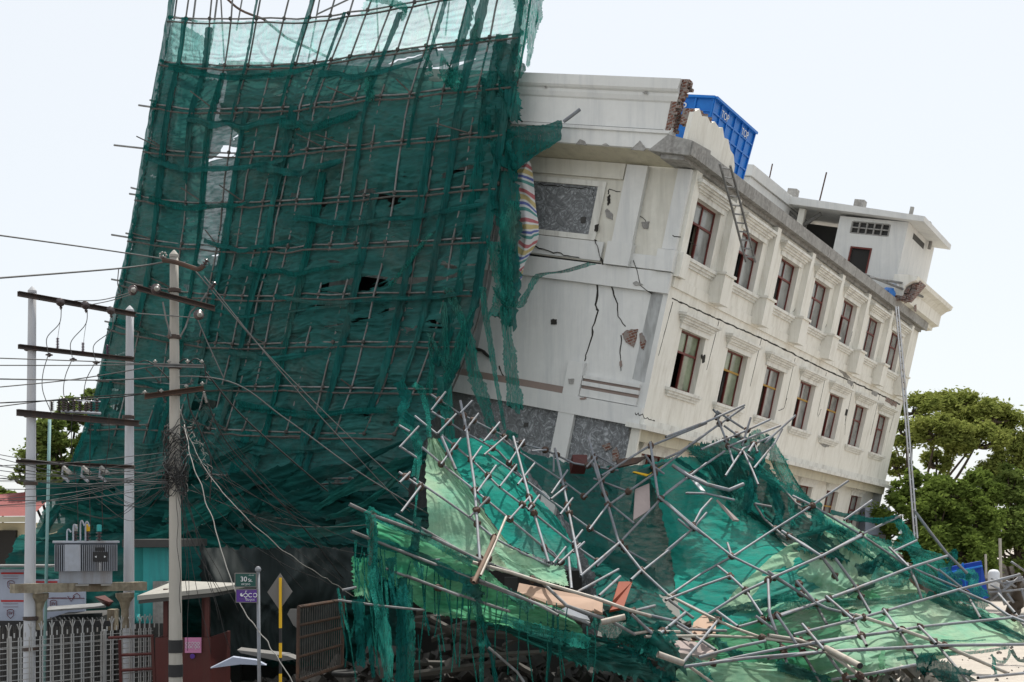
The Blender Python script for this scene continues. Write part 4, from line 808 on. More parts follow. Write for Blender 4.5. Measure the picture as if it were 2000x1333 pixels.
for T, root in ((TL, cl), (TR, cr_)):
    cx_ = crossings(T); rnd.shuffle(cx_)
    for x, y, off in cx_[:98]:
        p = Q(x, y, off - .02); mb = MB(); s = .085
        ax = V((rnd.uniform(-1,1), rnd.uniform(-.4,.4), rnd.uniform(-1,1))).normalized()
        mb.lathe(p - ax*.07, ax, [(.05,0),(.08,.02),(.065,.07),(.08,.12),(.05,.14)], 7)
        ax2 = ax.cross(V((0,1,0))).normalized(); mb.lathe(p - ax2*.05 + V((0,-.03,0)), ax2, [(.04,0),(.065,.02),(.065,.1),(.03,.14)], 6).tube([p, p - V((0,.09,-.03)) + ax2*.08], .013, 5)
        mb.build('coupler', 'rust', root)

# ---------------- fallen netting sheets (traced rows, each at its own distance)
def sheet(name, rows, m, label, off=.15, nu=110, nv=90, amp=.1, fu=5, fv=2, seed=0, ragged=.06, z=None, front=V((0,-1,.3)), group=None):
    R = []
    for r in rows:
        r = z(r) if z else r; R.append([Q(x, y, off + (.28 if z is not FR else .1)) for x, y in r])
    fr = front.normalized()
    return tag(cloth(R, nu, nv, amp=amp, fu=fu, fv=fv, seed=seed, front=fr, ragged=ragged, warp=.35).build(name, m, smooth=True), label, 'netting', group)
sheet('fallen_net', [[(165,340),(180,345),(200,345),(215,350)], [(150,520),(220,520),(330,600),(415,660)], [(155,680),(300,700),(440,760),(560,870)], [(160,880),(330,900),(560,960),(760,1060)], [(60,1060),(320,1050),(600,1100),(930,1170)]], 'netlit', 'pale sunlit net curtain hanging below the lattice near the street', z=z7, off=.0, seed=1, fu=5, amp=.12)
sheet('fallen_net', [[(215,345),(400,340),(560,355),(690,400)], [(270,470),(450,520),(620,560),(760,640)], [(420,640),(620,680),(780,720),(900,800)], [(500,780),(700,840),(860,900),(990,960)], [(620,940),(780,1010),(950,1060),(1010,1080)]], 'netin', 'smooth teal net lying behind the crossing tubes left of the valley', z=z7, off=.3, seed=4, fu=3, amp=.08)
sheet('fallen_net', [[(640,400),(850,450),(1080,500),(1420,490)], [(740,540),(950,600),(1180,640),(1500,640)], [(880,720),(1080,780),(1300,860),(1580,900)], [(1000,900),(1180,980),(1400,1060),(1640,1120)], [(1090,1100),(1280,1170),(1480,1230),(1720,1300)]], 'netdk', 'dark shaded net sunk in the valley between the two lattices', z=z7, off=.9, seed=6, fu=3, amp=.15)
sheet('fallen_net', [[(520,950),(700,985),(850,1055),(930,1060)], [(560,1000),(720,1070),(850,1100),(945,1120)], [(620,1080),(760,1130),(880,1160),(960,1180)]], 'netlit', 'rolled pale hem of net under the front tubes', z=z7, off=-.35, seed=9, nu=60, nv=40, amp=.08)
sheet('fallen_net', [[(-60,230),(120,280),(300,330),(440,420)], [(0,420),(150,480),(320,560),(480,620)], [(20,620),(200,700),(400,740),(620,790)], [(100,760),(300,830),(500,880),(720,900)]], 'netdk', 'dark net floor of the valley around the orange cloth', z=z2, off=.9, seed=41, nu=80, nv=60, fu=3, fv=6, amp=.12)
# bright hammock of net along the street edge
sheet('fallen_net', [[(270,210),(640,350),(1000,530),(1240,720),(1560,830)], [(280,330),(640,460),(1000,640),(1300,790),(1640,900)], [(290,560),(620,640),(900,740),(1250,860),(1700,960)], [(380,640),(640,760),(900,860),(1250,930),(1720,1020)], [(420,690),(650,850),(950,905),(1280,960),(1740,1060)]], 'netbright', 'bright green net hammock slung along the lowest front tubes', z=FR, off=-.35, seed=12, nu=150, nv=80, fu=3, fv=4, amp=.12)
sheet('fallen_net', [[(100,455),(150,470),(210,470),(260,480)], [(105,600),(150,600),(200,610),(250,640)], [(115,740),(150,730),(190,740),(215,780)]], 'netbright', 'small bright green net patch hanging at the left tip of the front tubes', z=FR, off=-.55, seed=13, nu=30, nv=40, fu=2, amp=.05, ragged=.12)
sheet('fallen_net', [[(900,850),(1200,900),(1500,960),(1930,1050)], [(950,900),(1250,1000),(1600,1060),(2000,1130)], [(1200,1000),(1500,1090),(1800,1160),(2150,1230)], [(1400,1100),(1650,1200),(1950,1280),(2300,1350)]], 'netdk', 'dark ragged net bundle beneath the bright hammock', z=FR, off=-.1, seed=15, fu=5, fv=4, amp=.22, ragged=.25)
# big right-hand sheets
sheet('fallen_net', [[(-130,380),(60,330),(250,330),(420,300)], [(-60,520),(120,520),(320,590),(520,560)], [(0,740),(200,760),(420,790),(620,760)], [(40,950),(280,1000),(500,1000),(760,900)], [(60,1110),(300,1180),(600,1120),(860,980)], [(90,1250),(300,1330),(640,1260),(900,1100)]], 'netin', 'large saturated teal net sloping under the middle of the right lattice', z=z8, off=.45, seed=20, nu=150, nv=130, fu=2.5, fv=16, amp=.07)
sheet('fallen_net', [[(120,270),(260,250),(360,230),(480,210)], [(230,400),(330,420),(420,400),(540,330)], [(330,560),(440,600),(560,640),(700,560)], [(520,720),(640,760),(760,800),(880,760)], [(640,800),(760,860),(900,900),(1040,930)]], 'netdk', 'dark crumpled net gathered below the peak of crossed tubes', z=z8, off=.35, seed=22, nu=120, nv=120, fu=8, fv=3, amp=.2, ragged=.15)
sheet('fallen_net', [[(590,215),(605,230),(640,300),(660,330)], [(590,330),(640,400),(700,430),(740,480)], [(620,420),(700,500),(770,540),(830,600)], [(640,520),(760,580),(850,640),(920,720)]], 'rag', 'torn green net triangle draped from the tube peak over the facade', z=z8, off=.0, seed=24, nu=70, nv=60, fu=6, fv=2, amp=.2, ragged=.15)
sheet('fallen_net', [[(840,620),(1000,690),(1180,790),(1330,880)], [(800,760),(960,800),(1150,900),(1330,960)], [(620,880),(850,960),(1100,1050),(1400,1050)], [(420,1060),(760,1090),(1060,1110),(1480,1110)], [(300,1200),(640,1200),(1040,1190),(1560,1200)]], 'netlit', 'pale dusty sunlit net spread over the right lattice', z=z8, off=.35, seed=26, nu=160, nv=120, fu=5, fv=5, amp=.16)
sheet('fallen_net', [[(700,960),(1200,760),(1600,660),(2060,560)], [(740,1030),(1200,900),(1600,800),(2100,720)], [(860,1100),(1240,1050),(1640,1000),(2100,900)], [(900,1190),(1240,1160),(1640,1140),(2100,1060)], [(900,1280),(1300,1260),(1650,1240),(2100,1180)]], 'netbright', 'creased vivid green net across the foot of the right lattice', z=z2, off=.25, seed=28, nu=150, nv=90, fu=3, fv=8, amp=.13, ragged=.15)
sheet('fallen_net', [[(560,1130),(800,1080),(1100,1090),(1400,1110)], [(600,1250),(900,1180),(1200,1170),(1520,1190)], [(640,1340),(1000,1290),(1300,1270),(1640,1290)]], 'netlit', 'olive dusty net lying flat at the bottom edge', z=z2, off=-.1, seed=30, nu=90, nv=50, fu=3, fv=3, amp=.1)
sheet('fallen_net', [[(560,800),(1000,700),(1300,670),(1620,760),(2060,900)], [(560,950),(1000,820),(1300,800),(1620,870),(2060,960)], [(440,1100),(900,1000),(1250,960),(1620,980),(2060,1010)], [(300,1300),(700,1210),(1120,1130),(1500,1090),(2000,1040)]], 'netlit', 'wide pale net hem stretched to the right edge above the ground', z=z3, off=.12, seed=33, nu=160, nv=80, fu=3, fv=4, amp=.14, ragged=.05)
sheet('fallen_net', [[(1000,190),(1100,240),(1240,330),(1360,380)], [(1080,330),(1200,400),(1320,470),(1500,560)], [(1160,480),(1300,560),(1450,650),(1640,760)], [(1300,640),(1450,740),(1650,850),(1900,950)]], 'rag', 'frayed thin net flowing along the right slope tube', z=z3, off=.1, seed=35, nu=90, nv=80, fu=6, fv=3, amp=.2, ragged=.12)
sheet('fallen_net', [[(340,20),(420,60),(520,100),(700,190)], [(420,110),(520,160),(650,260),(820,360)], [(620,300),(740,350),(860,400),(960,470)]], 'rag', 'green net wrapped over the upper slope tube beside the last ground windows', z=z3, off=-.1, seed=36, nu=70, nv=50, fu=5, fv=3, amp=.16, ragged=.12)
sheet('fallen_net', [[(970,60),(990,70),(1010,60),(1040,60)], [(1010,140),(1040,150),(1080,140),(1110,150)], [(1060,220),(1100,230),(1130,230),(1170,240)], [(1100,350),(1140,350),(1170,340),(1200,330)]], 'rag', 'narrow green net tail hanging from a tube end by the facade corner', z=z3, off=-.2, seed=37, nu=30, nv=50, fu=2, fv=2, amp=.08, ragged=.08)
sheet('fallen_net', [[(150,1120),(600,1000),(1100,940),(1600,1010)], [(250,1230),(700,1120),(1100,1060),(1500,1100)], [(330,1330),(800,1250),(1100,1200),(1300,1170)]], 'netlit', 'dull green net under the lowest long tubes', z=z3, off=.3, seed=38, nu=80, nv=40, fu=3, fv=3, amp=.12)
# bunches, knots and strands on the fallen lattice: parts of one net tangle
tg = thing('net_tangle', (3, 28, 1), 'twisted ropes and torn strips of green net knotted round the fallen tubes', 'netting')
def rope(z, pts, w0, w1, off=-.2, m='rag', k=0, side=None, n=50):
    if z is FR: w0 = min(.2, w0 * .6); w1 = min(.22, w1 * .6)
    else: w0 *= .55; w1 *= .55
    ribbon([Q(x, y, off) for x, y in z(pts)], w0, w1, seed=k, n=n, wr=.4, side=side).build('strip', m, tg, smooth=True)
RP = [(z3, [(340,0),(460,110),(700,200),(900,330),(1180,520),(1400,620),(1700,740)], .5, .35, -.15), (z3, [(480,0),(700,50),(860,70),(1010,50)], .2, .3, -.35), (z3, [(760,200),(900,240),(1080,280),(1200,320),(1360,370)], .3, .35, -.2), (z3, [(690,470),(820,420),(880,370),(960,420),(1100,520)], .5, .5, .1),
 (z3, [(820,480),(960,540),(1100,545)], .6, .4, 0), (z3, [(600,640),(700,600),(820,560)], .3, .3, .1), (z3, [(20,800),(150,740),(330,720),(500,715),(800,700),(1050,680),(1230,660)], .35, .35, 0), (z3, [(1230,640),(1400,730),(1560,790),(1680,850),(1990,1000)], .35, .3, 0), (z3, [(1000,1150),(1300,1110),(1600,1100),(1880,1060)], .15, .12, -.1),
 (z3, [(1120,1160),(1250,1190),(1400,1260),(1600,1320)], .8, .6, -.1), (z3, [(1740,1120),(1800,1170),(1860,1160),(1890,1080)], .1, .12, -.1), (z3, [(1900,1080),(1960,1160),(2060,1150)], .12, .12, -.1), (z3, [(1750,1130),(1760,1230),(1745,1250)], .2, .35, -.1), (z3, [(1380,370),(1460,320),(1400,440)], .3, .3, 0), (z3, [(1440,480),(1580,500),(1600,600),(1700,660)], .5, .5, 0),
 (z3, [(60,1190),(200,1240),(330,1280),(480,1310)], .4, .3, -.2), (z3, [(1350,1000),(1560,1010),(1700,1000)], .06, .05, .1),
 (z8, [(590,215),(540,300),(500,420),(480,520),(440,640)], .5, .5, -.2), (z8, [(500,380),(600,460),(700,520),(850,600)], .4, .3, -.2), (z8, [(380,330),(480,400),(620,480)], .25, .2, -.3), (z8, [(440,480),(420,580),(400,680)], .8, .9, .1), (z8, [(600,480),(640,620),(620,740)], .5, .4, .1), (z8, [(700,480),(710,600),(720,720)], .35, .2, .1), (z8, [(820,600),(850,690),(840,780)], .7, .6, .1),
 (z8, [(120,270),(260,330),(420,330),(520,300)], .4, .3, 0), (z8, [(60,340),(150,400),(240,460)], .2, .2, -.1), (z8, [(480,230),(520,200),(560,240)], .5, .3, -.3), (z8, [(740,780),(860,750),(950,720),(1020,760)], .15, .2, -.2), (z8, [(480,1190),(620,1130),(740,1130),(860,1160)], .3, .3, .0), (z8, [(240,1240),(420,1180),(620,1150)], .3, .3, .1),
 (z7, [(80,30),(130,80),(160,200),(170,340)], .3, .2, -.2), (z7, [(230,0),(240,130),(260,230),(250,330)], .3, .3, 0), (z7, [(190,100),(270,150),(290,180),(200,140)], .15, .1, -.1), (z7, [(0,20),(40,120),(20,200),(100,260)], .5, .4, .2), (z7, [(0,250),(90,330),(110,430),(90,560)], .45, .3, .1), (z7, [(600,310),(650,330),(660,340)], .4, .3, -.3), (z7, [(110,440),(105,560),(95,700),(85,800)], .12, .08, -.3),
 (z7, [(85,800),(95,920),(60,1000),(110,1040)], .2, .3, -.3), (z7, [(440,480),(620,560),(800,740),(960,930)], .12, .1, 0), (z7, [(1100,440),(1140,560),(1200,640)], .2, .15, .1),
 (FR, [(190,120),(330,200),(640,330),(760,400),(960,510)], .45, .3, -.6), (FR, [(220,340),(420,400),(640,490),(800,580),(1000,640)], .35, .35, -.6), (FR, [(230,150),(245,350),(250,600),(300,850),(350,1200),(350,1340)], .4, .5, -.7), (FR, [(140,760),(150,900),(160,1060),(165,1220)], .35, .25, -.6),
 (FR, [(0,680),(40,860),(90,1010),(100,960)], .08, .06, -.6), (FR, [(10,780),(30,920),(60,1100),(50,1230)], .06, .05, -.6), (FR, [(45,730),(80,1000),(130,1333)], .05, .04, -.6), (FR, [(370,480),(375,620),(400,800)], .3, .15, -.6), (FR, [(340,640),(350,900),(360,1180)], .08, .06, -.6),
 (FR, [(450,620),(445,800),(450,1000),(440,1340)], .5, .45, -.4), (FR, [(490,660),(500,850),(510,1050),(500,1340)], .3, .3, -.4), (FR, [(200,860),(230,1100),(250,1300)], .25, .1, -.5), (FR, [(900,680),(970,800),(990,960),(1000,1100),(995,1333)], .3, .08, -.5), (FR, [(960,720),(1030,1000),(1070,1150),(1105,1333)], .15, .12, -.5), (FR, [(1040,920),(1020,1100),(1010,1333)], .06, .05, -.5),
 (FR, [(1505,800),(1500,950),(1485,1100),(1455,1320)], .08, .1, -.5), (FR, [(540,490),(580,600),(590,520)], .15, .12, -.7), (FR, [(560,180),(545,320),(530,430)], .3, .3, -.6), (FR, [(1180,700),(1280,760),(1350,840)], .5, .4, -.6), (FR, [(880,680),(960,700),(1000,740)], .5, .4, -.6), (FR, [(1150,880),(1300,940),(1500,990),(1750,1060)], .4, .4, -.6),
 (FR, [(620,880),(640,960),(632,970)], .05, .04, -.6), (FR, [(700,1000),(720,1180),(715,1333)], .06, .05, -.5), (FR, [(560,1000),(575,1333)], .04, .03, -.4), (FR, [(1740,940),(1745,1100),(1740,1250)], .05, .04, -.5), (z2, [(400,870),(470,840),(540,900),(560,960)], .5, .4, -.2), (z2, [(370,920),(480,930),(580,1000)], .6, .5, -.2), (z2, [(200,830),(350,900),(500,1010),(600,1150)], .9, .8, 0),
 (z2, [(0,780),(150,850),(330,930),(450,1080)], .7, .8, .1), (z2, [(100,1000),(260,1060),(420,1180),(560,1230)], .7, .6, .1), (z2, [(650,1060),(760,1120),(830,1233)], .4, .4, -.2), (z2, [(880,930),(980,1010),(1080,1050)], .3, .3, 0), (z2, [(1300,1090),(1450,1140),(1560,1190),(1700,1210)], .3, .3, -.1), (z2, [(1880,430),(1960,400),(2040,380)], .5, .4, 0)]
for k, r in enumerate(RP): rope(r[0], r[1], r[2], r[3], r[4], k=k+400, m=['rag', 'netbunch', 'rag', 'netdk'][k % 4] if r[0] is not FR else ['rag', 'netbunch'][k % 2])
rnd = random.Random(31)
for k in range(48):      # thin trailing threads
    x = rnd.choice([rnd.uniform(690, 960), rnd.uniform(690, 760), rnd.uniform(690, 960), rnd.uniform(900, 1250)]); y = 1060 + (x - 690) * .28 + rnd.uniform(-10, 30); h = rnd.uniform(40, 240)
    MB().tube(smoothline([Q(x, y, -.5), Q(x + rnd.uniform(-8, 8), y + h*.4, -.5), Q(x + rnd.uniform(-14, 18), y + h, -.5)], 4), .012, 4).build('thread', 'rag', tg)
# debris lying on the fallen netting
def board(pts, z, m, name, label, cat, off=-.1, th=.05):
    q = [Q(x, y, off) for x, y in z(pts)]; n = (q[1]-q[0]).cross(q[2]-q[0]).normalized()
    return tag(MB().prism(q, n * th).build(name, m), label, cat)
board([(1265,640),(1850,755),(1845,850),(1610,800),(1480,790),(1250,700)], FR, 'board', 'plywood_board', 'tan plywood sheet leaning behind the front tubes', 'board', -.2)
board([(1545,830),(1590,808),(1740,870),(1760,900),(1620,870)], FR, 'signwhite', 'foam_sheet', 'white crumpled foam sheet under the plywood board', 'sheet', -.3)
board([(1335,625),(1415,592),(1420,740),(1325,800)], z7, 'pinkboard', 'board', 'pinkish weathered board lying on the teal net', 'board', -.0)
board([(1325,528),(1490,468),(1520,475),(1400,543)], z7, 'greensign', 'plastic_board', 'dark board with a lime edge under the crossed tubes', 'board', -.15)
board([(1320,528),(1330,524),(1410,541),(1525,470),(1400,552)], z7, 'yellow', 'trim_strip', 'lime yellow strip edging the dark board', 'strip', -.2, .02)
board([(980,430),(1063,430),(1065,485),(985,482)], z7, 'maroon', 'rusted_box', 'small dark red box panel against the rough wall', 'box', .3, .3)
board([(1228,455),(1400,440),(1350,475),(1240,500)], z7, 'rust', 'rusted_sheet', 'bent rusty sheet under the crossing tubes', 'sheet', -.1)
board([(180,505),(280,503),(215,690),(115,712),(140,640)], z2, 'orange', 'cloth', 'orange cloth hanging inside the valley of the fallen scaffold', 'cloth', -.2)
board([(720,800),(780,750),(885,745),(880,900),(700,930)], z2, 'board', 'plywood_board', 'orange-tan board standing behind the lower tubes', 'board', .3)
board([(565,925),(830,950),(900,1000),(760,1040),(620,1020)], z2, 'pinkboard', 'board', 'reddish brown crate panel under the lower tube junction', 'board', .2, .2)
board([(0,640),(65,625),(60,730),(0,700)], z2, 'board', 'offcut', 'short plywood offcut by the thick pipe end', 'board', -.6)
board([(140,445),(170,455),(225,520),(200,515)], z8, 'signwhite', 'torn_panel', 'torn white panel caught in the dark net near the tube peak', 'panel', -.1)
board([(285,575),(310,600),(410,695),(380,690)], z8, 'pinkboard', 'torn_panel', 'torn grey panel strip lower on the dark net', 'panel', -.1)
for z, p, off, r, lab in ((z2, [(55,800),(225,760)], -.8, .06, 'short thick cream pipe pointing right at the low middle'), (z2, [(462,1030),(645,1095)], -.9, .06, 'short thick cream pipe end above the dark net bundle'), (z3, [(455,1065),(720,1205)], -1.0, .06, 'cream pipe with open end over the pale net')):
    q = [Q(x, y, off) for x, y in z(p)]; t = thing('loose_pipe', q[0], lab, 'pipe')
    MB().tube(q, r, 12, cap=False).build('pipe_wall', 'tube2', t, smooth=True); d = (q[1]-q[0]).normalized()
    MB().lathe(q[1] - d*.012, d, [(r*.86, 0), (r*.86, .01)], 12).build('bore', 'black', t)
tag(MB().prism([Q(x, y, -.25) for x, y in FR([(1010,620),(1030,612),(1060,618),(1055,630),(1025,632)])], V((0,.15,0))).build('red_lid', 'red'), 'small red lid resting on the front net', 'tray')  # a red lid lying on the front net

# ================================================================ poles, transformer and wiring
def pole(name, top, bot, d, r0, r1, label, m='pole', cap='cone'):
    t = thing(name, (P(*bot, d).x, d, 0), label, 'utility pole')
    a, b = P(*top, d), P(*bot, d); b = b + (b - a).normalized() * (b.z / max(.1, (a - b).normalized().z))
    n = 14; MB().tube([a.lerp(b, i/n) for i in range(n+1)], r0, 18, r2=r1).build('shaft', m, t, smooth=True)
    MB().lathe(a, (0,0,1), [(r0*1.12, -.03), (r0*1.12, .02), (r0*.5, .08), (.01, .11)], 14).build('cap', m, t)
    return t, a, b
pl, _, _ = pole('utility_pole', (63,570), (57,1333), 25.8, .078, .128, 'leftmost whitewashed pole carrying the ends of the steel crossarms')
pm, _, _ = pole('utility_pole', (253.5,607), (251,1333), 27.6, .08, .13, 'white pole just right of the transformer, with a conical tip')
pc, ca, cb = pole('utility_pole', (340,500), (343,1333), 24.0, .078, .135, 'tall beige concrete pole wrapped in tangled cables', m='cpole')
for t, cx, d, y0, y1, r in ((pc, 343, 24, 1250, 1275, .137), (pc, 343, 24, 1298, 1322, .138)):
    MB().lathe(P(cx, y1, d), (0,0,1), [(r, 0), (r, (y1-y0)*d/F)], 18).build('painted_band', 'black', t)
for t, cx, d, ys in ((pl, 60, 25.8, (682, 812, 903, 944, 1208, 1268)), (pm, 251, 27.6, (700, 815, 912)), (pc, 341, 24, (568, 659, 717, 770))):
    for y in ys: r = .10 + .04 * (y - 560) / 800; MB().lathe(P(cx, y+4, d), (0,0,1), [(r, 0), (r+.02, .01), (r+.02, .07), (r, .08)], 14).build('steel_strap', 'steel', t)
def channel(name, a, b, w_, h_, label, m='steel'):
    a, b = V(a), V(b); d = (b-a).normalized(); s = d.cross(V((0,0,1))).normalized(); 
    mb = MB()
    for (s0, s1, z0, z1) in ((-w_/2, w_/2, h_/2-.015, h_/2), (-w_/2, w_/2, -h_/2, -h_/2+.015), (-w_/2, -w_/2+.015, -h_/2+.0152, h_/2-.0152)):
        mb.hexa([a+s*s0+V((0,0,z0)), a+s*s1+V((0,0,z0)), b+s*s1+V((0,0,z0)), b+s*s0+V((0,0,z0)), a+s*s0+V((0,0,z1)), a+s*s1+V((0,0,z1)), b+s*s1+V((0,0,z1)), b+s*s0+V((0,0,z1))])
    t = thing(name, a, label, 'crossarm', 'steel crossarms on the poles'); mb.build('steel_channel', m, t); return t
def dm(x): return 25.6 + (x - 40) / 200 * 1.75      # depth along the two-pole frame
X = {}
for k, (x0, y0, x1, y1, h, lab) in enumerate([(36,574,266,615,.10,'top steel crossarm between the two white poles, with three dark disc insulators'), (37,677,262,703,.09,'second crossarm between the white poles, three purple arresters above it'),
    (34,806,273,828,.13,'third and thickest crossarm, carrying the row of fuse insulators'), (33,901,262,913,.07,'lowest thin crossarm between the white poles, cut-out fuses below it')]):
    X[k] = channel('crossarm', P(x0, y0, dm(x0)-.18), P(x1, y1, dm(x1)-.18), .09, h, lab)
def insul(root, p, ax, n, r, hh, m='porc', name='insulator'):
    pr = [(r*.35, 0)]
    for i in range(n): z = hh * (i + .5) / n; pr += [(r*.4, z - hh*.32/n), (r, z - hh*.12/n), (r*.95, z + hh*.1/n), (r*.4, z + hh*.25/n)]
    pr.append((r*.3, hh)); return MB().lathe(p, ax, pr, 12).build(name, m, root, smooth=True)
for x, y in ((119,592), (168,598), (217,608)): insul(X[0], P(x, y, dm(x)-.36), (.15,-1,.0), 2, .085, .16, 'porc'); insul(X[0], P(x, y+14, dm(x)-.36), (0,0,1), 1, .03, .1, 'porc')
for x, y in ((112.5,681), (162,690), (209.5,694)): insul(X[1], P(x, y, dm(x)-.2), (0,0,1), 7, .035, .22, 'purple', 'arrester')
for x, y in ((98,688), (145,697), (190,703)): insul(X[1], P(x-2, y+2, dm(x)-.25), (0,0,-1), 1, .075, .08, 'porc')
for i, x in enumerate((101, 115, 124, 133, 145, 156, 168, 178, 189)): insul(X[2], P(x, 803-(x-100)*-.02, dm(x)-.2 + (i % 2)*.12), (0,0,1), 5, .05, .20 + .04*(i % 3), 'porc')
MB().tube([P(103,783,dm(103)-.2), P(125,781,dm(125)-.2), P(196,785,dm(196)-.2)], .015, 5).tube([P(120,803,dm(120)+.1), P(196,808,dm(196)+.1)], .035, 6).build('busbar', 'tgrey', X[2])
for x in (130, 168, 203):
    f = MB().tube([P(x-6,913,dm(x)-.3), P(x+8,925,dm(x)-.4)], .045, 8).build('cutout_fuse', 'porcl', X[3]); MB().tube([P(x-8,930,dm(x)-.3), P(x+4,941,dm(x)-.35)], .03, 7).tube([P(x-7,914,dm(x)-.3), P(x-9,932,dm(x)-.3)], .02, 5).build('clip', 'tgrey', f)
c4 = channel('crossarm', P(262,561,23.6), P(420,603,23.9), .10, .10, 'long dark crossarm high on the concrete pole, sloping right')
c5 = channel('crossarm', P(282,775,23.6), P(398,759,23.9), .09, .10, 'rusty crossarm low on the concrete pole, sloping up right', 'rust')
c6 = channel('crossarm', P(300,713,23.7), P(398,716,23.8), .06, .06, 'short grey-brown crossarm in the middle of the concrete pole with four pin insulators', 'oldtube')
t = thing('crossarm', P(318,512,23.7), 'bent curved bracket at the very top of the concrete pole', 'crossarm', 'steel crossarms on the poles')
MB().tube(smoothline([P(318,508,23.8), P(345,513,23.78), P(372,522,23.75), P(388,526,23.7), P(398,519,23.7)], 5), .045, 7).build('bracket', 'rust', t)
insul(t, P(396,522,23.7), (.5,0,.85), 3, .06, .17); insul(t, P(318,509,23.8), (0,0,1), 1, .05, .1, 'porc')
for k in range(7): a = k * .9; MB().lathe(P(319,499,23.8) + V((cos(a)*.06, 0, sin(a)*.05)), (0,-1,0), [(.02,0),(.022,.02),(.01,.04)], 7).build('bolt_head', 'porcl', t)
for x, y, ax in ((262,568,(-.3,-1,0)), (306,566,(0,-1,.1)), (388,617,(.3,-1,.2))): insul(c4, P(x, y, 23.5), ax, 1, .10, .10, 'porc'); insul(c4, P(x+2, y, 23.38), ax, 1, .05, .12, 'porcl')
insul(c4, P(411,565,23.9), (.6,0,.8), 3, .06, .16); MB().tube([P(404,572,23.9), P(392,590,23.9), P(372,610,23.9), P(362,640,23.9), P(352,658,23.95)], .018, 5).build('stay_rod', 'oldtube', c4)
MB().tube([P(318,590,23.6), P(325,625,23.7), P(334,657,23.85)], .018, 5).build('stay_rod', 'oldtube', c4)
for x in (303, 330, 366, 394): insul(c6, P(x, 710, 23.7), (0,0,1), 1, .04, .07, 'porcl')
for x, y in ((283,770), (315,767), (364,758), (395,753)): insul(c5, P(x, y, 23.6), (0,0,1), 1, .04, .07, 'porcl')
insul(c5, P(398,765,23.7), (.25,0,-1), 8, .028, .22, 'porcl'); insul(c5, P(320,775,23.7), (.3,0,-1), 4, .03, .12, 'porc')

# transformer on its platform beam
beam = thing('platform_beam', P(150,1151,26.5), 'mossy concrete beam carrying the transformer across the two white poles', 'beam')
a, b = P(24,1150,25.3), P(282,1145,27.4); d_ = (b-a).normalized(); s_ = d_.cross(V((0,0,1))).normalized()
n = 18; mb = MB()
for i in range(n+1):
    p = a.lerp(b, i/n); hz = .09 + .012*noise.noise(V((i*.6,1,1))); hy = .11 + .012*noise.noise(V((i*.5,4,1)))
    mb.v += [p - s_*hy + V((0,0,-hz)), p + s_*hy + V((0,0,-hz)), p + s_*hy + V((0,0,hz)), p - s_*hy + V((0,0,hz))]
for i in range(n):
    q = 4*i
    for k in range(4): mb.f.append((q+k, q+(k+1)%4, q+4+(k+1)%4, q+4+k))
mb.f += [(0,1,2,3), (4*n+3,4*n+2,4*n+1,4*n)]; mb.build('concrete_beam', 'beam', beam)
mb = MB()
for x, dd in ((76, 25.9), (244, 27.2)):
    p = P(x, 1158, dd); mb.lathe(p - V((0,0,.75)), (0,0,1), [(.09,0),(.08,.4),(.12,.55),(.2,.66),(.2,.74)], 8)
mb.build('bracket', 'beam', beam)
tf = thing('transformer', P(165,1143,26.4), 'grey finned transformer standing on the mossy concrete beam', 'transformer')
ex = V((1, .35, 0)).normalized(); ey = V((-.35, 1, 0)).normalized(); tc_ = P(167, 1142, 26.5); tc_.z = P(0,1140,26.5).z
def TBx(mb, x0, x1, y0, y1, z0, z1): return mb.hexa([tc_ + ex*x + ey*y + V((0,0,z)) for z in (z0, z1) for x, y in ((x0,y0),(x1,y0),(x1,y1),(x0,y1))])
TBx(MB(), -.52, .52, -.28, .28, 0, .26).build('base_tank', 'tgrey', tf)
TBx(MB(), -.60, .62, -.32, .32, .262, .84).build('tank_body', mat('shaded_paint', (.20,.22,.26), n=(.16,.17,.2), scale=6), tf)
mb = MB(); TBx(mb, -.64, .66, -.40, .40, .842, .88); mb.build('lid', 'tgrey', tf)
mb = MB()
for k in range(5): TBx(mb, -.60+k*.042, -.588+k*.042, -.47, -.322, .27, .80)
mb.build('cooling_fins', 'tgrey', tf); mb = MB()
for k in range(19):
    x = -.07 + k * .037
    TBx(mb, x, x+.013, -.47, -.322, .27, .80)
mb.build('cooling_fins', 'tgrey', tf); TBx(MB(), -.41, -.10, -.475, -.322, .27, .81).build('flat_panel', 'tgrey', tf)
np_ = TBx(MB(), .13, .42, -.485, -.445, .46, .66).build('nameplate', 'black', tf); TBx(MB(), .19, .35, -.48, -.445, .68, .75).build('nameplate', 'black', tf)
mb = MB()
for x, sg in ((.19, 1), (.37, -1)): p = tc_ + ex*x - ey*.49 + V((0,0,.56)); mb.v += [p - ex*.022*sg, p + ex*.018*sg + V((0,0,.022)), p + ex*.018*sg - V((0,0,.022))]; k = len(mb.v); mb.f.append((k-3,k-2,k-1) if sg < 0 else (k-3,k-1,k-2))
mb.build('arrow_mark', 'signwhite', np_); TBx(MB(), .255, .285, -.46, -.445, .27, .44).build('label_strip', 'signwhite', tf)
for x, m2 in ((-.20, 'porcl'), (.04, 'yellow'), (.27, 'teal')):
    p = tc_ + ex*x + V((0,0,.88)); b1 = insul(tf, p, (0,0,1), 3, .065, .20, 'porc', 'bushing'); MB().lathe(p + V((0,0,.2)), (0,0,1), [(.05,0),(.05,.13),(.03,.14)], 10).build('bushing_cap', m2, b1)
for x, h in ((-.36,.24), (-.24,.34), (-.10,.42), (.0,.40)): p = tc_ + ex*x - ey*.1 + V((0,0,.88)); MB().tube(smoothline([p, p+V((0,0,h*.8)), p+V((.03,0,h)), p+V((.08,0,h*.75))], 4), .016, 6).build('cable_hook', 'tgrey', tf)
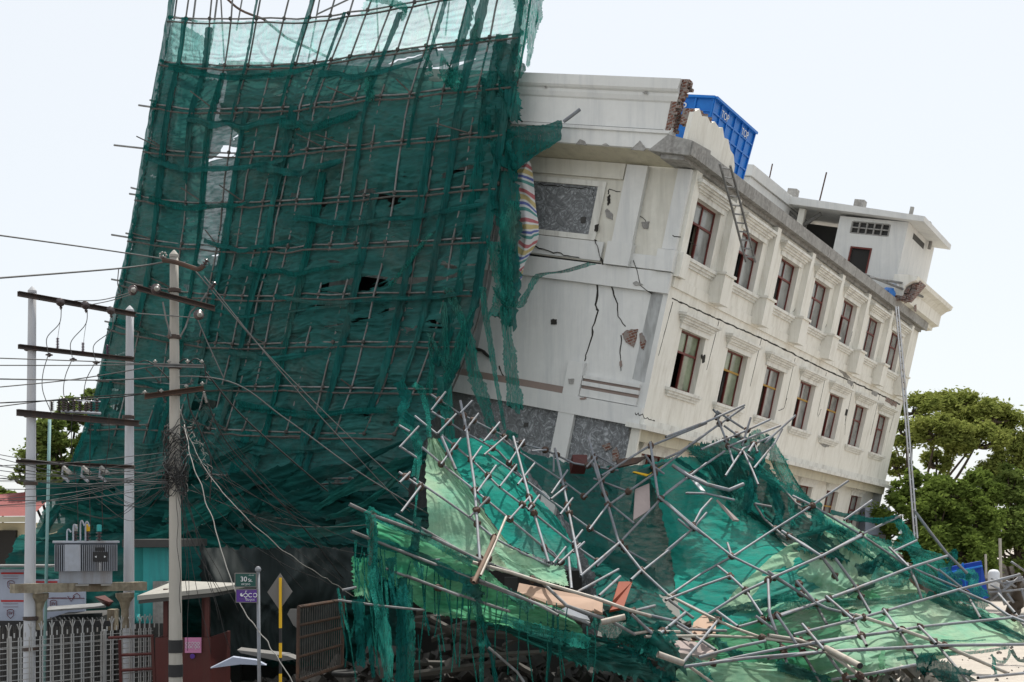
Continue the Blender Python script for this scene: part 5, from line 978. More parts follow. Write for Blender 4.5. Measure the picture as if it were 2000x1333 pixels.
TBx(MB(), -.2, .06, -.34, .3, -.04, -.002).build('skid', 'porcl', tf); TBx(MB(), .3, .5, -.34, .3, -.04, -.002).build('skid', 'porcl', tf)
# slim turquoise pipe beside it
t = MB().tube([P(97,820,27.2), P(93,1000,27.1), P(86,1333,27.0)], .035, 8).build('vent_pipe', mat('pale_green_pipe', (.25,.42,.42), scale=5), smooth=True); tag(t, 'slim pale green pipe standing between the leftmost pole and the transformer', 'pipe')

# cables
rnd = random.Random(77)
def cable(pts, r=.012, m='cable', label='', ds=24.0, sag=0, wob=0, k=0):
    w = [P(p[0], p[1], p[2] if len(p) > 2 else ds) for p in pts]; L = smoothline(w, 10); n = len(L)
    L = [p + V((0, 0, -sag * 4 * (i/(n-1)) * (1 - i/(n-1)))) + V((noise.noise(V((i*.3,k,1))), 0, noise.noise(V((i*.3,k,5))))) * wob for i, p in enumerate(L)]
    return tag(MB().tube(L, r, 5).build('cable', m, smooth=True), label, 'cable', 'cables strung from the poles')
CB = [([(-60,452,20),(200,488,23.6),(330,508,24),(352,513,24)], 'black wire from the upper left to the top of the concrete pole', .014, 'gcable'),
 ([(-60,548,20),(240,524,23.5),(340,509,24)], 'wire rising from the left edge to the bent top bracket', .016, 'gcable'),
 ([(398,540,24),(560,740,25),(760,960,28),(800,1000,29)], 'thin wire slanting down right from the top bracket over the green net', .011, 'gcable'),
 ([(380,528,24),(520,690,25),(700,870,27),(800,960,29)], 'second thin wire slanting down right from the top bracket', .011, 'gcable'),
 ([(262,612,27.6),(330,617,24),(388,622,24)], 'wire from the second white pole tip to the concrete pole', .010, 'gcable'),
 ([(385,622,24),(410,680,24),(438,741,24)], 'wire dropping from the right insulator to the long horizontal wire', .011, 'gcable'),
 ([(-60,740,22),(200,743,24),(430,741,24),(560,820,25),(720,935,26),(900,1040,28)], 'horizontal wire that turns down right beyond the concrete pole', .013, 'gcable'),
 ([(-60,698,22),(170,706,24),(300,712,24)], 'upper of the two nearly level wires at arrester height', .011, 'gcable'), ([(-60,714,22),(170,714,24),(300,712,24)], 'lower of the two nearly level wires at arrester height', .010, 'gcable'),
 ([(-60,762,22),(140,742,24),(300,716,24)], 'wire rising right across the two white poles', .011, 'gcable'), ([(-60,790,22),(200,778,24),(280,770,24)], 'wire reaching the low rusty crossarm', .012, 'cable'), ([(-60,802,22),(120,780,24),(290,768,24)], 'lower wire reaching the rusty crossarm', .010, 'cable'),
 ([(400,725,24),(470,810,24.5),(570,900,25.5),(640,960,27)], 'twin black service cable slanting from the middle crossarm', .016, 'cable'), ([(395,760,24),(440,860,24.3),(520,950,25),(600,1040,27),(670,1130,28)], 'black cable slanting from the rusty crossarm to the fallen nets', .014, 'cable'),
 ([(365,760,24),(372,800,24),(395,850,24),(412,900,24),(410,980,24)], 'black cable looping below the rusty crossarm', .014, 'cable'),
 ([(272,708,24),(285,705,24),(300,712,24),(318,728,24),(345,760,24)], 'short jumper loop left of the concrete pole', .012, 'cable'), ([(345,712,24),(362,702,24),(378,712,24)], 'small jumper loop right of the concrete pole', .012, 'cable'), ([(366,712,24),(382,701,24),(400,714,24),(402,735,24),(412,745,24)], 'jumper loop at the right end of the middle crossarm', .012, 'cable'),
 ([(232,524,23.6),(230,555,23.6),(236,572,23.7),(228,576,23.7)], 'short curled drop wire at the left insulator', .010, 'gcable'), ([(145,588,26.3),(200,586,25),(262,570,23.7)], 'wire between the first disc insulator and the concrete pole', .010, 'gcable'), ([(175,596,26.6),(215,588,25),(262,574,23.7)], 'lower wire between the second disc insulator and the concrete pole', .010, 'gcable')]
for k, (x0, y0, x1, y1) in enumerate([(120,604,98,690), (171,606,145,698), (221,618,190,704)]):
    CB.append(([(x0,y0,dm(x0)-.4),(x0-4,y0+28,dm(x0)-.4),(x1-6,y1-30,dm(x1)-.4),(x1-4,y1,dm(x1)-.35)], ['first', 'second', 'third'][k] + ' drop wire below the top crossarm discs', .009, 'gcable'))
    CB.append(([(x1-4,y1+4,dm(x1)-.35),(x1-14-k*4,y1+40,dm(x1)-.4),(x1-14-k*6,y1+75,dm(x1)-.4),(x1+4-k*10,810-k*18,dm(x1)-.3)], ['first', 'second', 'third'][k] + ' drop wire between the second and third crossarms', .009, 'gcable'))
    CB.append(([(x0-8,y0+80,dm(x0)-.3),(x0-7,y0+55,dm(x0)-.35),(x0-2,y0+22,dm(x0)-.4)], 'thin lead of the ' + ['first', 'second', 'third'][k] + ' purple arrester from the left', .005, 'gcable'))
    CB.append(([(141+k*36,809,dm(140)-.3),(140+k*36,870,dm(150)-.35),(150+k*25,960,dm(160)-.35),(153+k*24,1030,26.3)], 'black lead down to the ' + ['left', 'middle', 'right'][k] + ' transformer bushing', .009, 'cable'))
for k, (pts, lb, r, m) in enumerate(CB): cable(pts, r, m, lb, k=k)
# heavy bundle of pale service cable sweeping down to the right and down the street
cable([(352,800,24),(372,860,24),(410,930,23.6),(480,1010,23.4),(560,1080,24),(620,1120,25),(655,1142,26),(690,1165,27)], .008, 'pcable', 'pale twisted cable sweeping from the concrete pole to the green net corner', wob=.03, k=1)
cable([(360,830,23.9),(375,900,23),(410,1000,22.5),(440,1100,22),(475,1190,21.6),(515,1245,21.4),(545,1290,21.2),(580,1345,21)], .009, 'pcable', 'long pale cable hanging in front of the street name sign', wob=.03, k=5)
mb = MB()
for k in range(26):
    y = 830 + k*4.0; x = 372 + (y - 830)*.42; p = P(x, y, 23.75); q = P(x + rnd.uniform(-10, 12), y + rnd.uniform(-10, 12), 23.7); mb.tube([p, q, q + V((rnd.uniform(-.05,.05), 0, rnd.uniform(-.05,.05)))], .004, 4)
tag(mb.build('cable_ties', 'pcable'), 'frayed pale tie wires around the sweeping cable', 'tie wires')
# low telephone wires: many thin lines converging on the concrete pole
for k in range(17):
    y0 = rnd.uniform(875, 1010); y1 = 905 + rnd.uniform(-30, 45)
    cable([(-60, y0, 21), (140, (y0+y1)/2 + rnd.uniform(4, 22), 23.2), (334, y1, 23.9)], rnd.choice([.004, .005, .007]), 'gcable', 'thin phone wire running from the left edge to the cable knot', k=k, wob=.01)
t = thing('cable_coil', P(343,910,23.8), 'tangled knot of black phone cables wound round the concrete pole', 'cables')
for k in range(26):
    yc = rnd.uniform(800, 985) if k % 3 else rnd.uniform(890, 960); R0 = .15 + rnd.random()*.07; ph = rnd.random()*6; pts = []
    for i in range(22):
        a = ph + i * .62; pts.append(P(343, yc, 24) + V((cos(a)*R0*(1+.2*sin(i)), sin(a)*R0, .12*sin(i*1.3+k) + (i-11)*rnd.uniform(-.01,.02))))
    MB().tube(smoothline(pts, 2), .008, 4).build('cable_loop', 'cable' if k % 4 else 'gcable', t)
for k in range(9):      # wires falling from the knot
    x1 = rnd.uniform(350, 470); y1 = rnd.uniform(1150, 1345)
    cable([(345 + rnd.uniform(-6, 10), rnd.uniform(860, 960), 23.8), (352 + (x1-352)*.3 + rnd.uniform(-10, 10), 1040, 23.6), (x1, y1, 23.4)], .0055, 'cable', 'slack black wire trailing down from the cable knot', k=k+60, wob=.06)
for k in range(18):     # wires over the foot of the net
    x0 = rnd.uniform(345, 420); y0 = rnd.uniform(770, 960); x1 = rnd.uniform(480, 760); y1 = rnd.uniform(980, 1160)
    cable([(x0, y0, 24), ((x0+x1)/2, (y0+y1)/2 + rnd.uniform(0, 40), 25), (x1, y1, 26.5)], rnd.choice([.0045, .006]), 'cable', 'thin dark wire crossing the foot of the netting right of the concrete pole', k=k+90, wob=.02)
for k in range(12):
    x0 = rnd.uniform(100, 240); y0 = rnd.uniform(905, 1000)
    cable([(x0, y0, 26), ((x0+340)/2, y0 + rnd.uniform(5, 50), 25), (336, rnd.uniform(885, 960), 23.9)], .005, 'cable', 'short slack wire between the cut-out fuses and the cable knot', k=k+130)

# ---------------- street sign
sg = thing('street_sign', P(508,1333,21.5), 'slim metal post with a green 30 St. plate over a purple plate', 'street sign')
MB().tube([P(504,1116,21.5), P(508,1500,21.5)], .03, 10).build('post', 'tube', sg, smooth=True); MB().lathe(P(504,1118,21.5), (0,0,1), [(.03,0),(.05,.03),(.05,.06),(.03,.09),(.005,.1)], 10).build('finial', 'tube', sg)
def plate(x0, y0, x1, y1, m, bm, name, tilt=0):
    d = 21.45; a, b = P(x0, y1, d), P(x1, y0, d)
    o = MB().box(a.x, b.x, d-.012, d+.012, a.z, b.z).build(name, m, sg)
    t_ = .012; MB().box(a.x-t_, b.x+t_, d-.018, d+.018, b.z, b.z+t_).box(a.x-t_, b.x+t_, d-.018, d+.018, a.z-t_, a.z).box(a.x-t_, a.x, d-.0178, d+.0178, a.z, b.z).box(b.x, b.x+t_, d-.0178, d+.0178, a.z, b.z).build('frame', bm, o); return o
g = plate(460, 1121, 500, 1146, 'greensign', 'signgrey', 'name_plate')
put_text('30', .115, P(476,1132,21.42), (1,0,0), (0,0,1), 'signwhite', g); put_text('St.', .075, P(489,1134,21.42), (1,0,0), (0,0,1), 'signwhite', g)
def glyphs(cx, cy, s, n, m, root, d=21.42, pat='oco'):     # round-letter script: rings, open rings and tails
    mb = MB()
    for i in range(n):
        c = P(cx, cy, d) + V(((i - (n-1)/2) * s * 1.05, 0, 0)); ch = pat[i % len(pat)]; a0, a1 = {'o': (0, 6.283), 'c': (.7, 5.6), 'u': (3.4, 9.0), 'n': (-2.6, 2.9)}[ch]
        pts = [c + V((cos(a0+(a1-a0)*k/12), 0, sin(a0+(a1-a0)*k/12))) * s * .42 for k in range(13)]; mb.tube(pts, s*.085, 4)
        if i == 0 and n < 5: mb.tube([c + V((0,0,s*.45)), c + V((0,0,s*.95)), c + V((s*.3,0,s*.9))], s*.08, 4)
        if ch == 'n': mb.tube([c + V((0,0,-s*.42)), c + V((0,0,-s*.8)), c + V((s*.4,0,-s*.8))], s*.07, 4)
    return mb.build('lettering', m, root)
glyphs(480, 1141.5, .028, 5, 'signwhite', g, pat='ocnou'); glyphs(491, 1124, .014, 6, 'signwhite', g, pat='oucoc')
g = plate(462, 1152, 502, 1176, 'purplesign', 'signgrey', 'name_plate')
glyphs(489, 1163, .075, 3, 'signwhite', g, pat='ncuo'); glyphs(489, 1172, .03, 5, 'signwhite', g, pat='ouncco'); glyphs(473, 1170, .018, 5, 'signgrey', g, pat='cuo'); glyphs(481, 1154.5, .014, 18, 'signgrey', g, pat='oucno')
MB().lathe(P(472.5,1162,21.42), (0,-1,0), [(.03,0),(.03,.004)], 14).build('emblem', 'signwhite', g)
MB().lathe(P(473.5,1160.5,21.41), (0,-1,0), [(.014,0),(.014,.004)], 10).build('emblem', 'purplesign', g)
# back of a diamond warning sign on a yellow and black post
ds = thing('warning_sign', P(547,1333,22), 'grey back of a diamond sign on a yellow and black banded post', 'road sign')
d = 22.05; MB().prism([P(547,1120,d), P(571,1156,d), P(546,1192,d), P(522,1157,d)], V((0,.012,0))).build('diamond_plate', 'signgrey', ds)
for y0, y1, m in ((1129,1227,'yellow'), (1227,1256,'black'), (1256,1285,'yellow'), (1285,1316,'black'), (1316,1420,'yellow')):
    a, b = P(545.3,y1,22), P(550.3,y0,22); MB().box(a.x, b.x, 21.97, 22.02, a.z, b.z).build('post_section', m, ds)

# ================================================================ street level, left
# white grid fence with spear tops
A0, A1 = P(-40,1247,23.6), P(300,1224,26.9); A0.z = A1.z = 2.0
fd = (A1 - A0); fl = fd.length; fd = fd.normalized(); fn = V((fd.y, -fd.x, 0)).normalized()
def FB(mb, x0, x1, z0, z1, y0=-.012, y1=.012): return mb.hexa([A0*1 + fd*x + fn*y + V((0,0,z-2.0)) for z in (z0, z1) for x, y in ((x0,y0),(x1,y0),(x1,y1),(x0,y1))])
fe = thing('grid_fence', A0 - V((0,0,2)), 'white grid fence with trident spear tops in front of the dark yard', 'fence')
x = .1; k = 0
while x < fl - .1:
    mb = MB(); FB(mb, x, x+.016, .3, 2.0); FB(mb, x+.05, x+.066, .3, 2.0); mb.build('bar_pair', 'fence', fe)
    mb = MB(); c = x + .033; FB(mb, c-.009, c+.009, 2.0, 2.16)
    for s in (-1, 0, 1): p = A0 + fd*c + V((0,0,.12)); mb.tube([p, p + fd*(.055*s) + V((0,0,.13 if s else .17))], .011, 5)
    FB(mb, c+.11, c+.125, 2.0, 2.09); mb.build('spear_top', 'fence', fe)
    x += .235 if k < 15 else .13; k += 1
mb = MB()
for j in range(16): FB(mb, 0, fl, .35 + j*.105, .363 + j*.105, -.02, -.0125)
for j in range(3): FB(mb, 0, fl, .40 + j*.7, .413 + j*.7, .0125, .02)
mb.build('cross_wires', 'fence', fe)
for xx in (.6, 2.75): FB(MB(), xx, xx+.05, 0, 2.03, -.03, .03).build('post', 'fence', fe)
# maroon ladder frame leaning on the fence
mf = thing('gate_frame', P(265,1333,25.6), 'maroon tubular frame leaning on the right end of the white fence', 'frame')
for q in ([(234,1250),(236,1340)], [(297,1242),(302,1340)], [(212,1246),(300,1242)], [(238,1280),(298,1277)], [(238,1310),(299,1306)]): MB().tube([P(x, y, 25.5) for x, y in q], .032, 6).build('bar', 'maroon', mf)
# dark corrugated shed and black railing behind
sh_ = thing('low_shed', P(130,1300,28.5), 'dark low shed with a grey sheet roof behind the white fence', 'shed')
a, b = P(90,1212,28.5), P(205,1205,28.9)
MB().hexa([V((a.x,28.2,.3)), V((b.x,28.2,.3)), V((b.x,30,.3)), V((a.x,30,.3)), V((a.x,28.2,a.z)), V((b.x,28.2,b.z)), V((b.x,30,b.z+.1)), V((a.x,30,a.z+.1))]).build('wall', 'dark', sh_)
MB().hexa([P(90,1196,27.9), P(207,1187,28.0), P(205,1180,29.5), P(95,1188,29.5), P(90,1192,27.9), P(207,1184,28.0), P(205,1177,29.5), P(95,1185,29.5)]).build('roof', 'oldtube', sh_)
mb = MB()
for k in range(12): p = P(98+k*9, 1206, 27.95); mb.tube([p, p+V((.05,0,-.06)), p+V((-.02,0,-.12))], .016, 5)
mb.build('scroll_trim', 'oldtube', sh_)
dy = thing('dark_yard_wall', P(140,1333,29.5), 'dark corrugated wall closing the yard behind the white fence', 'wall')
mb = MB(); 
for k in range(60):
    x0 = -60 + k*6.5; a, b = P(x0, 1218, 29.4 + (.06 if k % 2 else 0)), P(x0+6.5, 1218, 29.4 + (0 if k % 2 else .06)); mb.quad((a.x,a.y,0), (b.x,b.y,0), (b.x,b.y,b.z), (a.x,a.y,a.z))
mb.build('corrugated_sheet', 'dark', dy)
br = thing('black_railing', P(40,1240,27.3), 'black spiked railing just behind the white fence', 'railing')
mb = MB()
for k in range(34): p = P(-10 + k*6.5, 1215 + (k % 3), 27.2); mb.tube([p, V((p.x, p.y, .2))], .012, 4)
mb.build('spikes', 'black', br); MB().box(P(-30,0,27.2).x, P(215,0,27.2).x, 27.19, 27.23, 2.0, 2.12).build('rail', 'black', br)
# wrapped panels with printed shields
def shield(root, cx, cy, s, d, m='ink'):
    c = P(cx, cy, d) - V((0,.02,0)); pts = [(-.5,.5),(-.3,.62),(0,.68),(.3,.62),(.5,.5),(.5,-.25),(0,-.75),(-.5,-.25),(-.5,.5)]
    MB().tube([c + V((x*s, 0, z*s)) for x, z in pts], s*.05, 4).build('shield_print', m, root); put_text('SV', s*.62, c + V((0,0,s*.1)), (1,0,0), (0,0,1), m, root)
for x0, x1, y0, lab, dd in ((-70, 62, 1112, 'blue-white wrapped hoarding with shield prints at the left edge', 29.8), (62.5, 166, 1110, 'blue-white wrapped hoarding with shield prints behind the transformer legs', 29.9)):
    t = thing('hoarding', P((x0+x1)/2, 1230, dd), lab, 'hoarding'); a, b = P(x0, 1235, dd), P(x1, y0+ (22 if x0 > 0 else 0), dd)
    MB().box(a.x, b.x, dd, dd+.08, 0, b.z).build('wrapped_panel', 'panel', t)
    for y in ((1120, 1174) if x0 < 0 else (1137,)):
        p, q = P(max(x0+4, 2), y-1.5, dd-.012), P((46 if x0 < 0 else 112), y+1.8, dd-.012); MB().box(p.x, q.x, dd-.014, dd-.002, q.z, p.z).build('red_strip', 'red', t)
    for y in ((1126,1131,1180,1186) if x0 < 0 else (1148,1168)):
        c = P((6 if x0 < 0 else 100), y, dd-.01); MB().box(c.x, c.x+.35, dd-.012, dd-.002, c.z, c.z+.006).build('small_print', 'ink', t)
    for cx, cy in (((22,1143), (21,1199)) if x0 < 0 else ((105,1181),)): shield(t, cx, cy, .15, dd)
    if x0 > 0:
        for pts in ([(132,1165),(139,1175),(146,1165)], [(143,1168),(143,1164),(150,1159),(156,1164),(156,1169)]): MB().tube([P(x, y, dd-.02) for x, y in pts], .008, 4).build('printed_line', 'ink', t)
        MB().tube([P(88,1169,dd-.02), P(165,1169,dd-.02)], .008, 4).build('printed_line', 'ink', t)
t = MB().box(P(-60,0,29.7).x, P(104,0,29.7).x, 29.4, 30.4, P(0,1108,29.7).z, P(0,1104,29.7).z).build('sheet_roof', 'oldtube'); tag(t, 'flat sheet roof edge above the wrapped hoardings', 'roof')
t = MB().hexa([P(185,1167,28), P(213,1180,28), P(213,1186,28.3), P(200,1180,28.3), P(185,1166,28), P(213,1176,28), P(222,1175,28.4), P(205,1163,28.4)]).build('awning', 'maroon'); tag(t, 'small tilted red edged awning under the right end of the beam', 'awning')
t = MB().box(P(212,0,27.9).x, P(226,0,27.9).x, 27.8, 28.1, P(0,1230,28).z, P(0,1190,28).z).box(P(213,0,27.9).x, P(225,0,27.9).x, 27.78, 27.8, P(0,1226,28).z, P(0,1194,28).z).build('meter_box', 'beam'); tag(t, 'grey-brown meter box by the fence top near the second white pole', 'box')
# turquoise building with grey pier
tb = thing('turquoise_wall', P(300,1300,30), 'turquoise plastered corner building behind the concrete pole', 'building')
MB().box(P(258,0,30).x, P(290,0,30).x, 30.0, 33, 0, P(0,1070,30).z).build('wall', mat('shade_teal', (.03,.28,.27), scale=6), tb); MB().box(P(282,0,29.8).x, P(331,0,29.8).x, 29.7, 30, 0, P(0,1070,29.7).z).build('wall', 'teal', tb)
MB().box(P(302,0,29.6).x, P(332,0,29.6).x, 29.45, 29.69, 0, P(0,1136,29.5).z).build('pier', 'conc', tb)
MB().box(P(256,0,30).x, P(345,0,30).x, 29.3, 33, P(0,1069,29.7).z, P(0,1054,29.7).z).build('roof_slab', 'dark', tb)
MB().tube([P(266,1160,28.5), P(268,1200,28.5), P(272,1215,28.4)], .06, 7).build('downpipe', 'teal', tb)
# guard booth
gb = thing('guard_booth', P(358,1333,25.5), 'maroon roadside booth with a pale hipped roof and pink notice', 'booth')
a, b = P(303,1246,25.5), P(411,1248,25.5)
MB().box(a.x, b.x, 25.5, 25.56, -.2, a.z).box(b.x-.05, b.x, 25.562, 27.3, -.2, a.z).box(a.x, a.x+.05, 25.562, 27.3, -.2, a.z).build('panel_wall', 'maroon', gb)
for x, y, dd in ((323,1160,25.6), (404,1158,25.6), (330,1160,27.2), (398,1158,27.2)): p = P(x, 1260, dd); MB().box(p.x-.045, p.x+.045, dd, dd+.09, p.z-.3, 2.87).build('post', 'maroon', gb)
z = P(0,1163,25.4).z; mb = MB(); a = [V((P(268,0,25.2).x,25.2,z)), V((P(418,0,25.2).x,25.2,z+.15)), V((P(418,0,25.2).x+.1,27.6,z+.15)), V((P(268,0,25.2).x+.1,27.6,z))]; ap = V((P(330,0,26).x, 26.3, z+.24)); ap2 = V((P(355,0,26).x, 26.5, z+.24))
mb.v = a + [ap, ap2] + [p - V((0,0,.09)) for p in a]; mb.f = [(0,1,5,4), (1,2,5), (2,3,4,5), (3,0,4), (0,6,7,1), (1,7,8,2), (2,8,9,3), (3,9,6,0), (9,8,7,6)]; mb.build('roof', 'metalroof', gb)
MB().hexa([V((a[0].x+.02,25.22,z-.16)), V((a[1].x-.02,25.22,z-.02)), V((a[1].x,27.5,z-.02)), V((a[0].x,27.5,z-.16)), V((a[0].x+.02,25.22,z-.095)), V((a[1].x-.02,25.22,z+.05)), V((a[1].x,27.5,z+.05)), V((a[0].x,27.5,z-.095))]).build('roof_fascia', 'dark', gb)
p, q = P(360,1276,25.4), P(392,1246,25.4); pk = MB().box(p.x, q.x, 25.44, 25.46, p.z, q.z).build('notice', 'pink', gb); 
for yy, pt in ((1257,'ocuno'), (1264,'uocnoc')): glyphs(376, yy, .055, 5, 'signwhite', pk, d=25.42, pat=pt)
MB().lathe(P(376,1282,25.46), (0,-1,0), [(.05,0),(.05,.01)], 12).build('sticker', 'purplesign', gb)
# red roofed house far left
hs = thing('red_roof_house', P(20,1060,44), 'cream house with a red tiled roof at the left edge', 'house')
MB().hexa([P(-260,1010,44), P(62,1008,46), P(62,1008,56), P(-260,1010,56), P(-200,985,47), P(118,955,50), P(118,955,51), P(-200,985,50)]).build('roof', 'redroof', hs)
MB().hexa([P(-260,1022,44), P(62,1020,46), P(62,1020,56), P(-260,1022,56), P(-260,1011,44), P(62,1009,46), P(62,1009,56), P(-260,1011,56)]).build('fascia', 'creamwall', hs)
MB().box(P(-260,0,46).x, P(60,0,46.5).x, 46.5, 55, 0, P(0,1021,46).z).build('wall', 'creamwall', hs)
MB().box(P(-8,0,46).x, P(24,0,46).x, 46.3, 46.48, .5, P(0,1036,46).z).build('window', 'hollow', hs)
# ================================================================ ground floor void and debris
lw = thing('ruined_shopfront', (-4.2, 36, 0), 'dark crushed ground floor left under the leaning building', 'shopfront')
MB().box(-14, 2.0, 36.6, 36.9, -.2, 2.9).build('back_wall', 'hollow', lw)
for x in (-7.6, -3.3, -.2): MB().box(x, x+.35, 34, 34.35, -.2, 2.8).build('column', 'dark', lw)
MB().box(-9.7, -4.6, 34.5, 34.6, 0, 2.8).build('shutter', 'dark', lw)
# dark drapes left of the gate
rows = [[P(x, 1070, 31.8 + .6*sin(x*.03)) for x in (395,440,490,540,590,640,690)], [P(x, 1150, 31.2 + .5*sin(x*.04)) for x in (395,440,490,540,590,640,690)], [P(x, 1210, 31.2) for x in (410,450,490,530,570,610,650)], [P(x, 1290, 31.0) for x in (420,450,490,530,570,600,630)]]
tag(cloth(rows, 70, 60, amp=.35, fu=6, fv=1.5, seed=44, ragged=.1).build('tarpaulin', mat('dark_tarpaulin', (.014,.022,.022), n=(.008,.012,.012), rough=.8, scale=4), smooth=True), 'dark hanging tarpaulin behind the street sign', 'tarpaulin')
gt = thing('slatted_gate', P(625,1333,25.5), 'dark rusty red slatted gate sagging under the nets', 'gate')
g0, g1, g2, g3 = P(581,1330,25.0), P(668,1300,26.5), P(671,1172,26.5), P(583,1186,25.0)
for (p, q) in ((g0, g1), (g1, g2), (g2, g3), (g3, g0)): MB().tube([p, q], .035, 6).build('frame_bar', 'rust', gt)
for f in (.25, .42, .68): MB().tube([g0.lerp(g3, 1-f), g1.lerp(g2, 1-f)], .03, 5).build('cross_bar', 'rust', gt)
mb = MB()
for k in range(1, 20): f = k/20; mb.tube([g0.lerp(g1, f), g3.lerp(g2, f)], .013, 4)
mb.build('slats', 'darktube', gt)
tag(MB().prism([P(x, y, 25.5) for x, y in ((410,1306),(455,1284),(500,1290),(520,1300),(470,1298))], V((0,.06,.02))).build('fallen_sheet', 'panel'), 'pale bent sheet lying left of the sign post', 'sheet')
tag(MB().prism([P(x, y, 25.8) for x, y in ((463,1270),(560,1281),(578,1288),(545,1292),(470,1276))], V((0,.4,.02))).build('fallen_sheet', 'signgrey'), 'long grey bent sheet behind the sign posts', 'sheet')
tag(MB().prism([P(x, y, 25.6) for x, y in ((561,1200),(566,1190),(581,1190),(581,1228),(573,1222))], V((.02,.05,0))).build('white_cover', 'signgrey'), 'pale bent plastic cover beside the rusty gate', 'cover')
tp = P(674,1316,27); mb = MB(); n = 28
ring = [tp + V((cos(2*pi*i/n)*.23, sin(2*pi*i/n)*.23, .0)) for i in range(n+1)]; tag(MB().tube(ring, .06, 8, cap=False).build('tyre', 'rubber', smooth=True), 'black tyre lying flat by the foot of the gate', 'tyre')
rnd = random.Random(101)
for k in range(30):
    x = rnd.uniform(730, 1270); y = rnd.uniform(1200, 1330); L0 = rnd.uniform(60, 230); an = rnd.uniform(-.5, .6); dd = rnd.uniform(27.5, 31); lab = ['dark plank lying in the rubble under the bright net hammock'][0]
    a, b = P(x, y, dd), P(x + L0*cos(an), y + L0*sin(an), dd + rnd.uniform(-1, 1)); nn = V((0, .12, .05)); th = V((0,0,rnd.uniform(.03,.12)))
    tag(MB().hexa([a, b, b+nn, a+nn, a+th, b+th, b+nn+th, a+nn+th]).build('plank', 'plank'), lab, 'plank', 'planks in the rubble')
def heap(cx, cy, rx, ry, h, n, seed, name, m, label, kind=None, s0=.05, s1=.3):
    r = random.Random(seed); mb = MB()
    for k in range(n):
        a = r.random()*6.283; q = r.random()**.6; x = cx + cos(a)*rx*q; y = cy + sin(a)*ry*q; z = h * (1-q)**.8 * r.random(); s = r.uniform(s0, s1); c = V((x, y, z + s*.3))
        ax = V((r.uniform(-1,1), r.uniform(-1,1), r.uniform(-1,1))).normalized(); bx = ax.orthogonal().normalized(); cx_ = ax.cross(bx); e = (s*r.uniform(.4,1), s*r.uniform(.3,.8), s*r.uniform(.2,.5))
        mb.hexa([c + ax*e[0]*i + bx*e[1]*j*(1 - .2*(kz > 0)*r.random()) + cx_*e[2]*kz for kz in (-1, 1) for i, j in ((-1,-1),(1,-1),(1,1),(-1,1))])
    return tag(mb.build(name, m), label, 'rubble', kind='stuff')
heap(-1.5, 30, 5, 3.5, 1.5, 900, 1, 'rubble', 'shaderubble', 'heap of broken concrete and brick under the fallen scaffold'); heap(6, 31, 5.5, 3.5, 1.6, 900, 2, 'rubble', 'rubble', 'rubble spread below the right facade'); heap(4.2, 27.5, 2.2, 1.6, 1.3, 320, 12, 'brick_rubble', 'brick', 'broken bricks piled under the middle of the fallen scaffold', s0=.05, s1=.13); heap(-6.5, 27.5, 2.6, 1.5, .9, 260, 3, 'rubble', 'dark', 'dark rubble by the street sign')
heap(16, 40, 9, 7, .08, 160, 6, 'gravel', 'rubble', 'scattered chips on the sunlit ground at right', s0=.02, s1=.07)

# ================================================================ right background
def tree(name, base, trunk_h, crowns, nleaf, lm, label, seed, ls=.16, trunk_r=.35, lean=(0,0)):
    r = random.Random(seed); t = thing(name, base, label, 'tree'); b = V(base); top = b + V((lean[0], lean[1], trunk_h))
    n = 8; mb = MB(); pts = [b.lerp(top, i/n) + V((noise.noise(V((i*.4,seed,1)))*.5, 0, 0)) for i in range(n+1)]; mb.tube(pts, trunk_r, 10, r2=trunk_r*.6); mb.build('trunk', 'bark', t, smooth=True)
    mb = MB(); lf = MB()
    tot = sum(c[3]*c[4]*c[5] for c in crowns)
    for (cx, cy, cz, rx, ry, rz) in crowns:
        c = V((cx, cy, cz)); mid = pts[-1].lerp(c, .5) + V((r.uniform(-.4,.4), 0, -.3))
        mb.tube(smoothline([pts[-1] - V((0,0,.3)), mid, c], 5), trunk_r*.26, 6, r2=.04)
        clumps = []
        for k in range(int(16 + rx*6)):
            a = r.random()*6.283; ph = math.acos(r.uniform(-.7, 1)); q = r.uniform(.55, 1.0)
            p = c + V((cos(a)*sin(ph)*rx*q, sin(a)*sin(ph)*ry*q, cos(ph)*rz*q)); clumps.append((p, r.uniform(.3, .8) * min(rx, 2.4) * .42))
            mb.tube(smoothline([c.lerp(p, .0) + V((0,0,-.2)), c.lerp(p, .5) + V((0,0,-.25)), p], 3), .07, 4, r2=.02)
        N_ = int(nleaf * rx*ry*rz / tot)
        for k in range(N_):
            p, s = r.choice(clumps); d = V((r.gauss(0,1), r.gauss(0,1), r.gauss(0,.8))); d = d * (s * .55); q = p + d
            e1 = V((r.uniform(-1,1), r.uniform(-1,1), r.uniform(-.5,.5))).normalized(); e2 = e1.orthogonal().normalized(); e2 = (e2 + e1.cross(e2) * r.uniform(-1,1)).normalized(); l = ls * r.uniform(.6, 1.3)
            lf.quad(q - e1*l, q - e2*l*.45, q + e1*l, q + e2*l*.45)
    mb.build('limbs', 'bark', t, smooth=True); lf.build('crown', lm, t); return t
def TC(lst, d): return [(*P(x, y, d + dz), r*d/F, r*d/F*.8, rz*1.25*d/F) for x, y, r, rz, dz in lst]
bz = P(1850,1040,66); 
